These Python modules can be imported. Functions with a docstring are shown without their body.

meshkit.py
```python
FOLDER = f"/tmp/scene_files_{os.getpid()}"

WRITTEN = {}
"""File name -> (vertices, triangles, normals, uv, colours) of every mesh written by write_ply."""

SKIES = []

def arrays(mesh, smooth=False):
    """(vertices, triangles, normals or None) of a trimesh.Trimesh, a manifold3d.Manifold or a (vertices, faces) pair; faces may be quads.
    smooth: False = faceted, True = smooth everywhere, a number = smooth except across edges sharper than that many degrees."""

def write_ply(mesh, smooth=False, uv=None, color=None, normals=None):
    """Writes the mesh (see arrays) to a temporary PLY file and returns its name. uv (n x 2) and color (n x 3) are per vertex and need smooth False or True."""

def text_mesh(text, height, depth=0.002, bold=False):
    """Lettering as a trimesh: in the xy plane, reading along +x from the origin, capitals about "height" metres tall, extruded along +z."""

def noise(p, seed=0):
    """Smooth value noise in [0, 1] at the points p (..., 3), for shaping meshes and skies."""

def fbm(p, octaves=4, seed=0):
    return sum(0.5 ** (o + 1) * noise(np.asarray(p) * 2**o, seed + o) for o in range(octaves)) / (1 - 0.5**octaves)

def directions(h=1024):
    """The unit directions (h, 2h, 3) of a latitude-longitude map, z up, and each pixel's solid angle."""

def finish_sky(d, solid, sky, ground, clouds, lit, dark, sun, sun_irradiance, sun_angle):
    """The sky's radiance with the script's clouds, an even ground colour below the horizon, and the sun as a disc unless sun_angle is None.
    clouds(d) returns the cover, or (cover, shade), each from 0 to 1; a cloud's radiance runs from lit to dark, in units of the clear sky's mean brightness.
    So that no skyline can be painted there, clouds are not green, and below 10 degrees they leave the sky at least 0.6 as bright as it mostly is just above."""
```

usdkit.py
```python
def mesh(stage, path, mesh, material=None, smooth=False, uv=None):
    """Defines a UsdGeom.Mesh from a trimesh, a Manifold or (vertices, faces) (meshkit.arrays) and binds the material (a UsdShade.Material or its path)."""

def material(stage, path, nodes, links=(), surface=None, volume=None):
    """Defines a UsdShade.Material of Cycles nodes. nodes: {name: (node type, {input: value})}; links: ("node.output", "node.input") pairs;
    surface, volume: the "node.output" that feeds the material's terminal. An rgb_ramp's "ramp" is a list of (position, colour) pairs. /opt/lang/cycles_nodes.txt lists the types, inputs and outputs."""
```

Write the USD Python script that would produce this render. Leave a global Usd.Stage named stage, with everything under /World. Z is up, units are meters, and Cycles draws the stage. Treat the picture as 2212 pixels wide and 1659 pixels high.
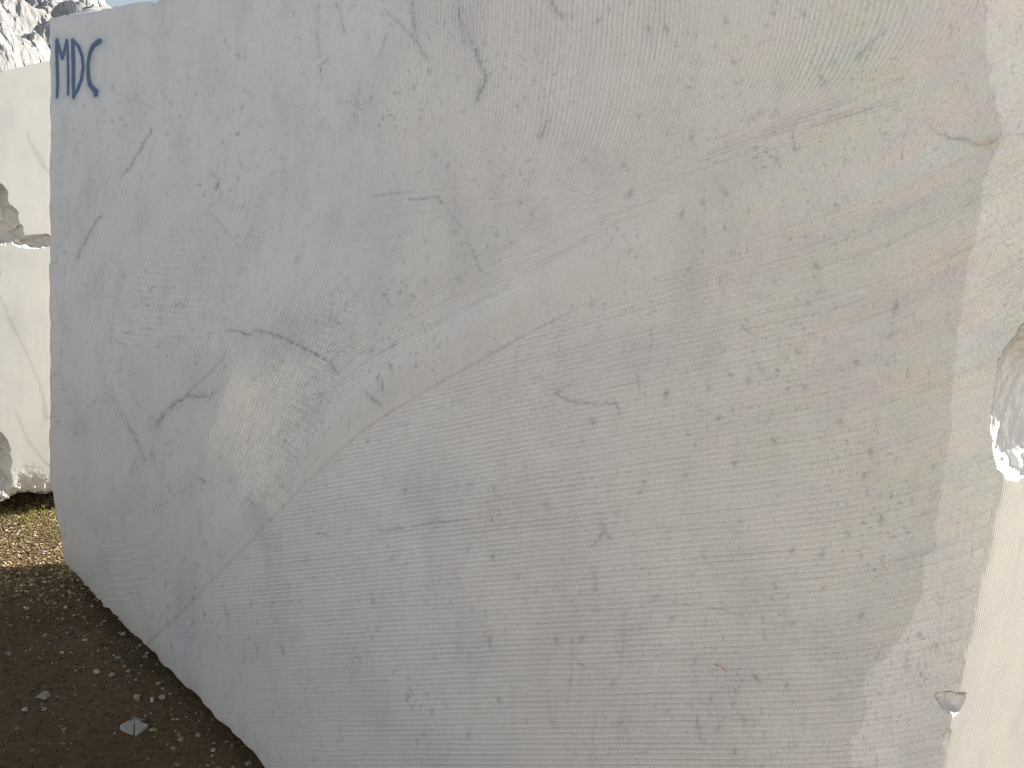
import math
import numpy as np
import trimesh
import meshkit
import usdkit
from pxr import Usd, UsdGeom, UsdLux, UsdShade, Gf, Sdf, Vt

# ------------------------------------------------------------------ stage, camera, sky, sun, exposure
stage = Usd.Stage.CreateInMemory()
UsdGeom.SetStageUpAxis(stage, UsdGeom.Tokens.z)
UsdGeom.SetStageMetersPerUnit(stage, 1.0)
UsdGeom.Xform.Define(stage, '/World')
UsdGeom.Scope.Define(stage, '/World/Looks')

EXPOSURE = 1.15
SUN_INTENSITY = 1.25
SKY_STRENGTH = 0.056
SUN_BEARING = math.radians(57.0)      # to the right of the view
SUN_ELEVATION = math.radians(30.0)

# measured in the photograph (2212 x 1659 scale): focal length, centre, where verticals and the long face converge
F, CX, CY = 2125.0, 1106.0, 829.5
NADIR = np.array([106.0, 11300.0])
FACE_VP = np.array([-850.0, 224.0])
EYE = np.array([0.0, 0.0, 1.6])


def unit(v):
    v = np.asarray(v, float)
    return v / np.linalg.norm(v)


def cam_ray(p):
    return np.array([(p[0] - CX) / F, -(p[1] - CY) / F, -1.0])


zc = -unit(cam_ray(NADIR))
yc = unit(np.array([0, 0, -1.0]) - np.dot([0, 0, -1.0], zc) * zc)
xc = np.cross(yc, zc)
ROT = np.array([xc, yc, zc])          # camera space -> world


def ray(p):
    return ROT @ cam_ray(p)


def project(w):
    c = (np.asarray(w) - EYE) @ ROT   # rows: world -> camera space (ROT^T applied)
    return CX + F * c[..., 0] / -c[..., 2], CY - F * c[..., 1] / -c[..., 2]


def on_ground(px, py, z=0.0):
    r = ray((px, py))
    return EYE + r * (z - EYE[2]) / r[2]


cam = UsdGeom.Camera.Define(stage, '/World/camera')
cam.CreateHorizontalApertureAttr(36.0)
cam.CreateVerticalApertureAttr(27.0)
cam.CreateFocalLengthAttr(36.0 * F / 2212.0)
cam.CreateExposureAttr(EXPOSURE)
cam.CreateClippingRangeAttr(Gf.Vec2f(0.05, 5000))
m4 = np.eye(4)
m4[:3, :3] = ROT.T
m4[3, :3] = EYE
cam.AddTransformOp().Set(Gf.Matrix4d(m4.tolist()))

dome = UsdLux.DomeLight.Define(stage, '/World/sky')
sky_mat = usdkit.material(stage, '/World/Looks/sky_look', {
    'sky': ('sky_texture', {'sky_type': 'single_scattering', 'sun_disc': False, 'sun_elevation': SUN_ELEVATION,
                            'sun_rotation': SUN_BEARING, 'altitude': 300.0, 'air_density': 1.0, 'aerosol_density': 1.2,
                            'ozone_density': 1.0}),
    'haze': ('hsv', {'saturation': 0.68, 'value': 1.0}),          # thin high haze pales the blue
    'bg': ('background_shader', {'strength': SKY_STRENGTH})}, [('sky.color', 'haze.color'), ('haze.color', 'bg.color')], surface='bg.background')
UsdShade.MaterialBindingAPI.Apply(dome.GetPrim()).Bind(sky_mat)
dome.GetPrim().SetCustomDataByKey('kind', 'structure')

sun = UsdLux.DistantLight.Define(stage, '/World/sun')
sun.CreateIntensityAttr(SUN_INTENSITY)
sun.CreateAngleAttr(0.5)
sun.CreateColorAttr(Gf.Vec3f(1.0, 0.945, 0.85))
sun.GetPrim().CreateAttribute('inputs:normalize', Sdf.ValueTypeNames.Bool).Set(True)
S = np.array([math.sin(SUN_BEARING) * math.cos(SUN_ELEVATION), math.cos(SUN_BEARING) * math.cos(SUN_ELEVATION), math.sin(SUN_ELEVATION)])
sx = unit(np.cross([0, 0, 1.0], S))
sy = np.cross(S, sx)
sm = np.eye(4)
sm[0, :3], sm[1, :3], sm[2, :3] = sx, sy, S
sun.AddTransformOp().Set(Gf.Matrix4d(sm.tolist()))

# ------------------------------------------------------------------ helpers
used = {}


def numbered(path):
    k = used.get(path, 0)
    used[path] = k + 1
    return path if k == 0 else f'{path}_{k:03d}'


def tag(prim, label=None, category=None, group=None, kind=None):
    for key, val in (('label', label), ('category', category), ('group', group), ('kind', kind)):
        if val:
            prim.SetCustomDataByKey(key, val)
    return prim


def put(parent, name, mesh, mat, smooth=False, **primvars):
    """One Mesh prim; primvars are per-vertex arrays (float or 3 floats)."""
    path = numbered(f'{parent}/{name}')
    g = usdkit.mesh(stage, path, mesh, mat, smooth=smooth)
    g.CreateDoubleSidedAttr(True)
    api = UsdGeom.PrimvarsAPI(g)
    for k, a in primvars.items():
        a = np.asarray(a, np.float32)
        if a.ndim == 1:
            api.CreatePrimvar(k, Sdf.ValueTypeNames.FloatArray, 'vertex').Set(Vt.FloatArray.FromNumpy(a))
        else:
            api.CreatePrimvar(k, Sdf.ValueTypeNames.Float3Array, 'vertex').Set(Vt.Vec3fArray.FromNumpy(np.ascontiguousarray(a)))
    return g.GetPrim()


def smoothstep(a, b, x):
    t = np.clip((np.asarray(x, float) - a) / (b - a), 0, 1)
    return t * t * (3 - 2 * t)


def fbm2(x, y, seed=0, octaves=4, gain=0.5):
    """fractal noise in about [-1, 1] at 2-D points"""
    out, amp, tot = 0, 1.0, 0
    for o in range(octaves):
        p = np.stack([x * 2 ** o + 17.3 * o, y * 2 ** o - 9.1 * o, np.full(np.shape(x), 0.37 + o)], -1)
        out = out + amp * (meshkit.noise(p, seed + o) * 2 - 1)
        tot += amp
        amp *= gain
    return out / tot


def noise3(p, seed=0, octaves=3, gain=0.5):
    out, amp, tot = 0, 1.0, 0
    for o in range(octaves):
        out = out + amp * (meshkit.noise(np.asarray(p) * 2 ** o + 5.7 * o, seed + o) * 2 - 1)
        tot += amp
        amp *= gain
    return out / tot


def grid_faces(nr, nc, flip=False):
    r, c = np.meshgrid(np.arange(nr - 1), np.arange(nc - 1), indexing='ij')
    a = r * nc + c
    q = np.stack([a, a + 1, a + nc + 1, a + nc], -1).reshape(-1, 4)
    f = np.vstack([q[:, [0, 1, 2]], q[:, [0, 2, 3]]])
    return f[:, ::-1] if flip else f


# ------------------------------------------------------------------ geometry of the big block
dface = ray(FACE_VP)
dface[2] = 0
T = -unit(dface)                        # along the face, towards the near end
IN = np.array([-T[1], T[0], 0.0])       # into the block
Z_BOTTOM = 0.045
P0 = on_ground(106, 1190, Z_BOTTOM)     # lower left corner of the long face
NRM = -IN


def on_face(px, py):
    """pixel -> (u, z) on the plane of the long face; vectorised"""
    px, py = np.asarray(px, float), np.asarray(py, float)
    c = np.stack([(px - CX) / F, -(py - CY) / F, -np.ones_like(px)], -1) @ ROT.T
    k = ((P0 - EYE) @ NRM) / (c @ NRM)
    w = EYE + c * k[..., None]
    return (w - P0) @ T, w[..., 2]


def local_to_world(u, w, z):
    return P0[:2] * 0 + 0 if False else (np.asarray(u)[..., None] * T + np.asarray(w)[..., None] * IN + np.array([P0[0], P0[1], 0.0]) + np.asarray(z)[..., None] * np.array([0, 0, 1.0]))


L = float(on_face(2100, 1334)[0])
Z_TOP = float(on_face(106, 38)[1])
DEPTH = 1.75
print('block length', L, 'top', Z_TOP, 'P0', P0, 'T', T)

# ------------------------------------------------------------------ materials
MULT = {'mix_type': 'multiply', 'fac': 1.0}


def marble_material(name, lines, mottle=0.13, tint=(1, 1, 1)):
    """stone colour from the mesh, fine mottling and grain, saw marks as relief (phases and strengths from the mesh)"""
    n = {'st': ('attribute', {'attribute': 'stone'}),
         'geo': ('geometry', {}),
         'n1': ('noise_texture', {'scale': 5.0, 'detail': 6.0, 'roughness': 0.6}),
         'r1': ('rgb_ramp', {'ramp': [(0.3, (1 - mottle, 1 - mottle, 1 - 0.85 * mottle)), (0.5, (0.985, 0.985, 0.985)), (0.7, (1.02, 1.015, 1.0))]}),
         'mp': ('mapping', {'scale': (24.0, 24.0, 4.5), 'rotation': (0.06, 0.1, 0.0)}),
         'n2': ('noise_texture', {'scale': 1.0, 'detail': 4.0, 'roughness': 0.65}),
         'r2': ('rgb_ramp', {'ramp': [(0.3, (0.955, 0.957, 0.962)), (0.48, (1, 1, 1)), (0.75, (1.01, 1.01, 1.01))]}),
         'n3': ('noise_texture', {'scale': 320.0, 'detail': 2.0, 'roughness': 0.7}),
         'r3': ('rgb_ramp', {'ramp': [(0.25, (0.84, 0.84, 0.84)), (0.5, (1, 1, 1)), (0.75, (1.1, 1.1, 1.1))]}),
         'm1': ('mix', dict(MULT)), 'm2': ('mix', dict(MULT)), 'm3': ('mix', dict(MULT)), 'm4': ('mix', {**MULT, 'color2': tint}),
         'p': ('principled_bsdf', {'roughness': 0.5, 'specular_ior_level': 0.35}),
         'b': ('bump', {'strength': 1.0, 'distance': 0.0013}),
         'nb': ('math', {'math_type': 'multiply', 'value2': 0.12})}
    lk = [('geo.position', 'n1.vector'), ('n1.fac', 'r1.fac'), ('geo.position', 'mp.vector'), ('mp.vector', 'n2.vector'), ('n2.fac', 'r2.fac'),
          ('geo.position', 'n3.vector'), ('n3.fac', 'r3.fac'), ('st.color', 'm1.color1'), ('r1.color', 'm1.color2'), ('m1.color', 'm2.color1'),
          ('r2.color', 'm2.color2'), ('m2.color', 'm3.color1'), ('r3.color', 'm3.color2'), ('m3.color', 'm4.color1'),
          ('n3.fac', 'nb.value1')]
    top, col = 'nb.value', 'm4.color'
    if lines:
        amps = {'pha': (1.1, 1.5, 0.9), 'phb': (1.8, 1.6, 0.5)}
        i = 0
        for att, mk in (('pha', 'mka'), ('phb', 'mkb')):
            n[att] = ('attribute', {'attribute': att})
            n[mk] = ('attribute', {'attribute': mk})
            n['s' + att] = ('separate_xyz', {})
            n['s' + mk] = ('separate_xyz', {})
            lk += [(att + '.vector', f's{att}.vector'), (mk + '.vector', f's{mk}.vector')]
            for k, ax in enumerate('xyz'):
                i += 1
                n[f'sin{i}'] = ('math', {'math_type': 'sine'})
                n[f'add{i}'] = ('math', {'math_type': 'multiply_add', 'value2': 0.5, 'value3': 0.5})
                n[f'pow{i}'] = ('math', {'math_type': 'power', 'value2': 3.2 if (att, ax) == ('pha', 'y') else 1.9})
                n[f'mul{i}'] = ('math', {'math_type': 'multiply'})
                n[f'amp{i}'] = ('math', {'math_type': 'multiply_add', 'value2': amps[att][k]})
                lk += [(f's{att}.{ax}', f'sin{i}.value1'), (f'sin{i}.value', f'add{i}.value1'), (f'add{i}.value', f'pow{i}.value1'),
                       (f'pow{i}.value', f'mul{i}.value1'), (f's{mk}.{ax}', f'mul{i}.value2'), (f'mul{i}.value', f'amp{i}.value1'), (top, f'amp{i}.value3')]
                top = f'amp{i}.value'
        # dust pales the crests of the saw marks, with painted highlights added
        n['dl'] = ('map_range', {'from_min': 0.0, 'from_max': 1.7, 'to_min': 0.962, 'to_max': 1.12})
        n['m5'] = ('mix', dict(MULT))
        lk += [(top, 'dl.value'), ('m4.color', 'm5.color1'), ('dl.result', 'm5.color2')]
        col = 'm5.color'
    lk += [(top, 'b.height'), ('b.normal', 'p.normal'), (col, 'p.base_color')]
    return usdkit.material(stage, '/World/Looks/' + name, n, lk, surface='p.BSDF')


sawn_marble = marble_material('sawn_marble', True)
rough_marble = marble_material('rough_marble', False)


def vertex_colour_material(name, attr, rough=0.8, scale=60.0, lo=0.8, bump=0.002):
    return usdkit.material(stage, '/World/Looks/' + name, {
        'a': ('attribute', {'attribute': attr}), 'geo': ('geometry', {}),
        'n': ('noise_texture', {'scale': scale, 'detail': 5.0, 'roughness': 0.65}),
        'r': ('rgb_ramp', {'ramp': [(0.3, (lo, lo, lo)), (0.7, (1.1, 1.1, 1.1))]}),
        'm': ('mix', dict(MULT)), 'b': ('bump', {'distance': bump, 'strength': 0.8}),
        'p': ('principled_bsdf', {'roughness': rough, 'specular_ior_level': 0.25})},
        [('geo.position', 'n.vector'), ('n.fac', 'r.fac'), ('a.color', 'm.color1'), ('r.color', 'm.color2'), ('m.color', 'p.base_color'),
         ('n.fac', 'b.height'), ('b.normal', 'p.normal')], surface='p.BSDF')


soil_look = vertex_colour_material('soil', 'tone', 0.9, 45.0, 0.6, 0.006)
pebble_look = vertex_colour_material('pebbles', 'tone', 0.7, 300.0, 0.75, 0.001)
hill_look = vertex_colour_material('quarry_debris', 'tone', 0.85, 3.0, 0.8, 0.05)
grass_look = usdkit.material(stage, '/World/Looks/dry_grass', {
    'a': ('attribute', {'attribute': 'tone'}), 'd': ('diffuse_bsdf', {}), 't': ('translucent_bsdf', {}), 'x': ('mix_closure', {'fac': 0.4})},
    [('a.color', 'd.color'), ('a.color', 't.color'), ('d.BSDF', 'x.closure1'), ('t.BSDF', 'x.closure2')], surface='x.closure')
paint_look = usdkit.material(stage, '/World/Looks/blue_spray_paint', {
    'a': ('attribute', {'attribute': 'cover'}), 'geo': ('geometry', {}),
    'n': ('noise_texture', {'scale': 260.0, 'detail': 3.0}),
    'nm': ('map_range', {'from_min': 0.25, 'from_max': 0.75, 'to_min': -0.16, 'to_max': 0.16}),
    'ad': ('math', {'math_type': 'add', 'use_clamp': True}),
    'c': ('rgb_ramp', {'ramp': [(0.3, (0.014, 0.045, 0.135)), (0.7, (0.035, 0.085, 0.205))]}),
    't': ('transparent_bsdf', {}), 'p': ('principled_bsdf', {'roughness': 0.55}), 'x': ('mix_closure', {})},
    [('geo.position', 'n.vector'), ('n.fac', 'nm.value'), ('a.fac', 'ad.value1'), ('nm.result', 'ad.value2'), ('ad.value', 'x.fac'),
     ('n.fac', 'c.fac'), ('c.color', 'p.base_color'), ('t.BSDF', 'x.closure1'), ('p.BSDF', 'x.closure2')], surface='x.closure')
red_look = usdkit.material(stage, '/World/Looks/red_fibre', {'p': ('principled_bsdf', {'base_color': (0.5, 0.06, 0.05), 'roughness': 0.6})}, surface='p.BSDF')


# ------------------------------------------------------------------ lattice box with broken edges
def scoop(u, w, z, centre, radii, direction, seed, rough=0.18, freq=9.0):
    """Breaks a piece off: points inside the (noisy) ellipsoid are pushed along direction until they leave it. Returns moved points and a mask."""
    p = np.stack([u, w, z], -1)
    c, r, d = np.array(centre), np.array(radii), unit(direction)
    near = np.all(np.abs((p - c) / r) < 1.5, -1)
    mask = np.zeros(len(u))
    if not near.any():
        return u, w, z, mask
    q = p[near]

    def f(x):
        e = np.linalg.norm((x - c) / r, axis=-1)
        return e - 1 - rough * noise3(x * freq, seed, 4, 0.55)

    inside = f(q) < 0
    if inside.any():
        x = q[inside]
        lo, hi = np.zeros(len(x)), np.full(len(x), 2.2 * r.max())
        for _ in range(22):
            mid = (lo + hi) / 2
            ins = f(x + mid[:, None] * d) < 0
            lo, hi = np.where(ins, mid, lo), np.where(ins, hi, mid)
        q[inside] = x + hi[:, None] * d
        p[near] = q
        mm = np.zeros(len(q))
        mm[inside] = 1
        mask[near] = mm
    return p[:, 0], p[:, 1], p[:, 2], mask


def box_faces(us, ws, zs):
    """The six faces of a lattice box as (u, w, z) grids with their own vertices. Order: front, right end, left end, top, bottom, back."""
    out = []

    def g(a, b):
        return np.meshgrid(a, b, indexing='ij')
    z, u = g(zs, us)
    out.append((u, np.zeros_like(u), z, False))
    z, w = g(zs, ws)
    out.append((np.full_like(w, us[-1]), w, z, False))
    out.append((np.full_like(w, us[0]), w, z, True))
    w, u = g(ws, us)
    out.append((u, w, np.full_like(u, zs[-1]), False))
    out.append((u, w, np.full_like(u, zs[0]), True))
    z, u = g(zs[::max(1, len(zs) // 40)], us[::max(1, len(us) // 40)])
    out.append((u, np.full_like(u, ws[-1]), z, True))
    return out


# sampling: dense where the face is close to the viewer
cols_px = np.linspace(106, 2195, 900)
cols = on_face(cols_px, 402 + 0.0955 * (cols_px - 1106) + 300)[0]
us = np.unique(np.clip(np.concatenate([[0.0], cols[1:], [L]]), 0, L))
us = us[np.concatenate([[True], np.diff(us) > 1e-5])]
H = Z_TOP - Z_BOTTOM
zs_top = Z_TOP - H * 0.08
zs_low = Z_BOTTOM + H * 0.42
zs = np.concatenate([np.linspace(Z_BOTTOM, zs_low, 250), np.linspace(zs_low, zs_top, 620)[1:], np.linspace(zs_top, Z_TOP, 50)[1:]])
ws = np.concatenate([np.linspace(0, 0.24, 84), np.linspace(0.24, 0.5, 16)[1:], np.linspace(0.5, DEPTH, 12)[1:]])

CHIP_Z = float(on_face(2189, 880)[1])
CHIP_DU = L - float(on_face(2133, 880)[0])
CHIP_DZ = float(on_face(2189, 690)[1] - on_face(2189, 1050)[1]) / 2
CH2 = on_face(2055, 1520)
CH2_DU = L - float(on_face(2018, 1515)[0])
CH2_DZ = float(on_face(2055, 1494)[1] - on_face(2055, 1548)[1]) / 2 * 0.85
zcut, ucut = float(on_face(106, 1010)[1]), float(on_face(136, 1215)[0])
print('chip', CHIP_Z, CHIP_DU, CHIP_DZ, 'small', CH2, CH2_DU, CH2_DZ, 'corner', zcut, ucut)

RIDGE = np.array([(300, 1405), (345, 1365), (400, 1312), (470, 1240), (540, 1170), (600, 1105), (660, 1045), (720, 985), (780, 932), (840, 892), (880, 868), (940, 832), (1000, 798),
                  (1060, 765), (1150, 715), (1250, 665), (1350, 615), (1450, 570), (1550, 528), (1700, 470), (1900, 395), (2212, 285), (2500, 190)], float)


def ridge_y(x):
    lo = 1405 + (300 - x) * 0.95
    return np.where(x < 300, lo, np.interp(x, RIDGE[:, 0], RIDGE[:, 1]))


PATCH_EDGE = np.array([(640, 560), (575, 640), (530, 720), (519, 761), (509, 798), (499, 815), (486, 850), (472, 882), (469, 909), (455, 936), (449, 973), (452, 1000), (500, 1075), (560, 1120)], float)


def patch_x(y):
    return np.interp(y, PATCH_EDGE[:, 1], PATCH_EDGE[:, 0])


def relief(px, py):
    """metres proud of the plane of the sawn face: what the saw passes left"""
    d = (py - ridge_y(px))                                   # > 0 below the ridge line
    fade = 1 - smoothstep(1150, 1900, px)
    h = -0.0036 * smoothstep(-4, 4, d) * (1 - smoothstep(900, 1550, px)) * (1 + 0.6 * fbm2(px / 60, py / 60, 3, 2))
    h += 0.008 * np.exp(-((d + 75) / 42.0) ** 2) * fade * smoothstep(330, 520, px) * np.interp(px, [300, 700, 1200, 2000], [1.0, 1.0, 0.7, 0.4])
    h += 0.0015 * smoothstep(-9, 9, -d - np.interp(px, [300, 700, 1100, 1500, 2300], [25, 105, 135, 150, 110]) + 10 * fbm2(px / 120, py / 120, 9, 2)) * smoothstep(620, 800, px) * (1 - smoothstep(1700, 2000, px)) * (0.6 + 0.8 * fbm2(px / 90, py / 90, 10, 2))
    # facet of a misplaced cut at the left
    e = px - patch_x(py) - 9 * fbm2(px / 30, py / 6, 41, 3)
    zone = smoothstep(560, 700, py) * (1 - smoothstep(930, 1060, py))
    h += zone * (0.004 * smoothstep(-4, 4, e) * np.exp(-np.clip(e, 0, None) / 160.0))
    h += 0.004 * fbm2(px / 330, py / 330, 5, 3)
    h += 0.0012 * fbm2(px / 45, py / 45, 8, 3)
    return h


def deform(u, w, z, px=None, py=None):
    shape = u.shape
    u, w, z = u.ravel().copy(), w.ravel().copy(), z.ravel().copy()
    u0, w0, z0 = u.copy(), w.copy(), z.copy()
    # long face relief
    fw = np.exp(-w0 / 0.05)
    qx, qy = project(local_to_world(u0, np.zeros_like(u0), z0))
    w = w - relief(qx, qy) * fw * smoothstep(0, 0.03, L - u0) * smoothstep(0, 0.02, u0)
    # cut lower left corner
    k = smoothstep(0, 1, np.clip((zcut - z0) / (zcut - Z_BOTTOM), 0, 1)) * ucut
    u = u + (k + 0.22 * w0) * np.clip(1 - u0 / 0.6, 0, 1)
    p = np.stack([u0, w0, z0], -1)
    # worn edges
    def edge(a, b, width, depth, seed):
        near = np.exp(-a / width) * np.exp(-b / width)
        return near * depth * np.clip(0.45 + 0.9 * noise3(p * 14, seed, 4, 0.6), 0, 2)
    e = edge(L - u0, w0, 0.010, 0.005, 3)
    u, w = u - e, w + e
    e = edge(u0, w0, 0.012, 0.006, 4)
    u, w = u + e, w + e
    e = edge(z0 - Z_BOTTOM, w0, 0.016, 0.011, 6)
    z, w = z + e, w + e
    e = edge(Z_TOP - z0, w0, 0.012, 0.007, 7)
    z, w = z - e, w + e
    # rough quarry-broken top, bottom and far end
    z = z + np.where(z0 > Z_TOP - 1e-6, 0.03 * noise3(p * 4.0, 12, 4, 0.55) * smoothstep(0, 0.08, w0) + 0.035 * np.exp(-((u0 - 0.16) / 0.13) ** 2 - ((w0 - 0.16) / 0.1) ** 2) * smoothstep(0, 0.06, w0), 0)
    z = z + np.where(z0 < Z_BOTTOM + 1e-6, 0.012 * noise3(p * 9.0, 13, 3), 0)
    # chips out of the near edge
    mask = np.zeros(len(u))
    rust = np.zeros(len(u))
    u, w, z, m = scoop(u, w, z, (L + 0.004, 0.02, CHIP_Z), (CHIP_DU, 0.19, CHIP_DZ), (-1, 1.1, 0), 21, 0.32, 19)
    mask = np.maximum(mask, m)
    u, w, z, m = scoop(u, w, z, (L + 0.002, 0.0, float(CH2[1])), (CH2_DU, 0.03, CH2_DZ), (-1, 1.1, 0), 23, 0.5, 55)
    mask = np.maximum(mask, m)
    rust = np.maximum(rust, 0.6 * m * smoothstep(-0.05 * CH2_DZ, 0.2 * CH2_DZ, z - float(CH2[1])))
    rust = np.maximum(rust, 0.22 * mask * smoothstep(CHIP_Z + 0.2 * CHIP_DZ, CHIP_Z + 0.7 * CHIP_DZ, z0) * (z0 > CHIP_Z))
    # small nicks down the near edge and along the top
    rng = np.random.default_rng(5)
    for k in range(9):
        zz, s = Z_BOTTOM + H * (0.18 + 0.30 * rng.random()), 0.006 + 0.008 * rng.random()
        u, w, z, m = scoop(u, w, z, (L + s * 0.4, -s * 0.4, zz), (s, s, s * (1.2 + rng.random())), (-1, 1, 0), 30 + k, 0.3, 60)
        mask = np.maximum(mask, m)
    for k, (uu, s) in enumerate(((0.05, 0.02), (0.42, 0.03), (0.47, 0.02), (0.3, 0.012), (0.9, 0.03))):
        u, w, z, m = scoop(u, w, z, (uu, -s * 0.2, Z_TOP + s * 0.25), (s * 1.6, s, s * 0.8), (0, 1, -1), 50 + k, 0.3, 40)
        mask = np.maximum(mask, m)
    for k, zq in enumerate((560, 700, 830, 1035)):
        zz, s = float(on_face(106, zq)[1]), 0.010
        u, w, z, m = scoop(u, w, z, (-s * 0.2, -s * 0.3, zz), (s, s, s * 1.5), (1, 1, 0), 70 + k, 0.3, 50)
        mask = np.maximum(mask, m)
    # flakes off the bottom edge
    for k in range(16):
        uu, s = 0.1 + 2.2 * rng.random(), 0.012 + 0.018 * rng.random()
        u, w, z, m = scoop(u, w, z, (uu, -0.2 * s, Z_BOTTOM - 0.3 * s), (s * (1 + rng.random()), 0.6 * s, s * 0.8), (0, 1, 1), 90 + k, 0.3, 30)
        mask = np.maximum(mask, m * 0.8)
    # the broken surfaces are rough and hackly
    q = np.stack([u, w, z], -1)
    hk = 0.009 * (0.5 - np.abs(noise3(q * np.array([26, 26, 11]), 141, 4, 0.6))) + 0.004 * noise3(q * np.array([90, 90, 40]), 143, 3, 0.6)
    u, w = u - mask * hk, w + mask * hk
    return u, w, z, mask, rust, qx, qy


# ------------------------------------------------------------------ what the sawn face looks like: veins, stains, saw marks
def seg_distance(x, y, line):
    d = np.full(x.shape, 1e9)
    along = np.zeros(x.shape)
    tot = 0.0
    for (ax, ay), (bx, by) in zip(line[:-1], line[1:]):
        vx, vy = bx - ax, by - ay
        l2 = vx * vx + vy * vy
        t = np.clip(((x - ax) * vx + (y - ay) * vy) / l2, 0, 1)
        dd = np.hypot(x - ax - t * vx, y - ay - t * vy)
        s = tot + t * math.sqrt(l2)
        along = np.where(dd < d, s, along)
        d = np.minimum(d, dd)
        tot += math.sqrt(l2)
    return d, along, tot


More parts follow.
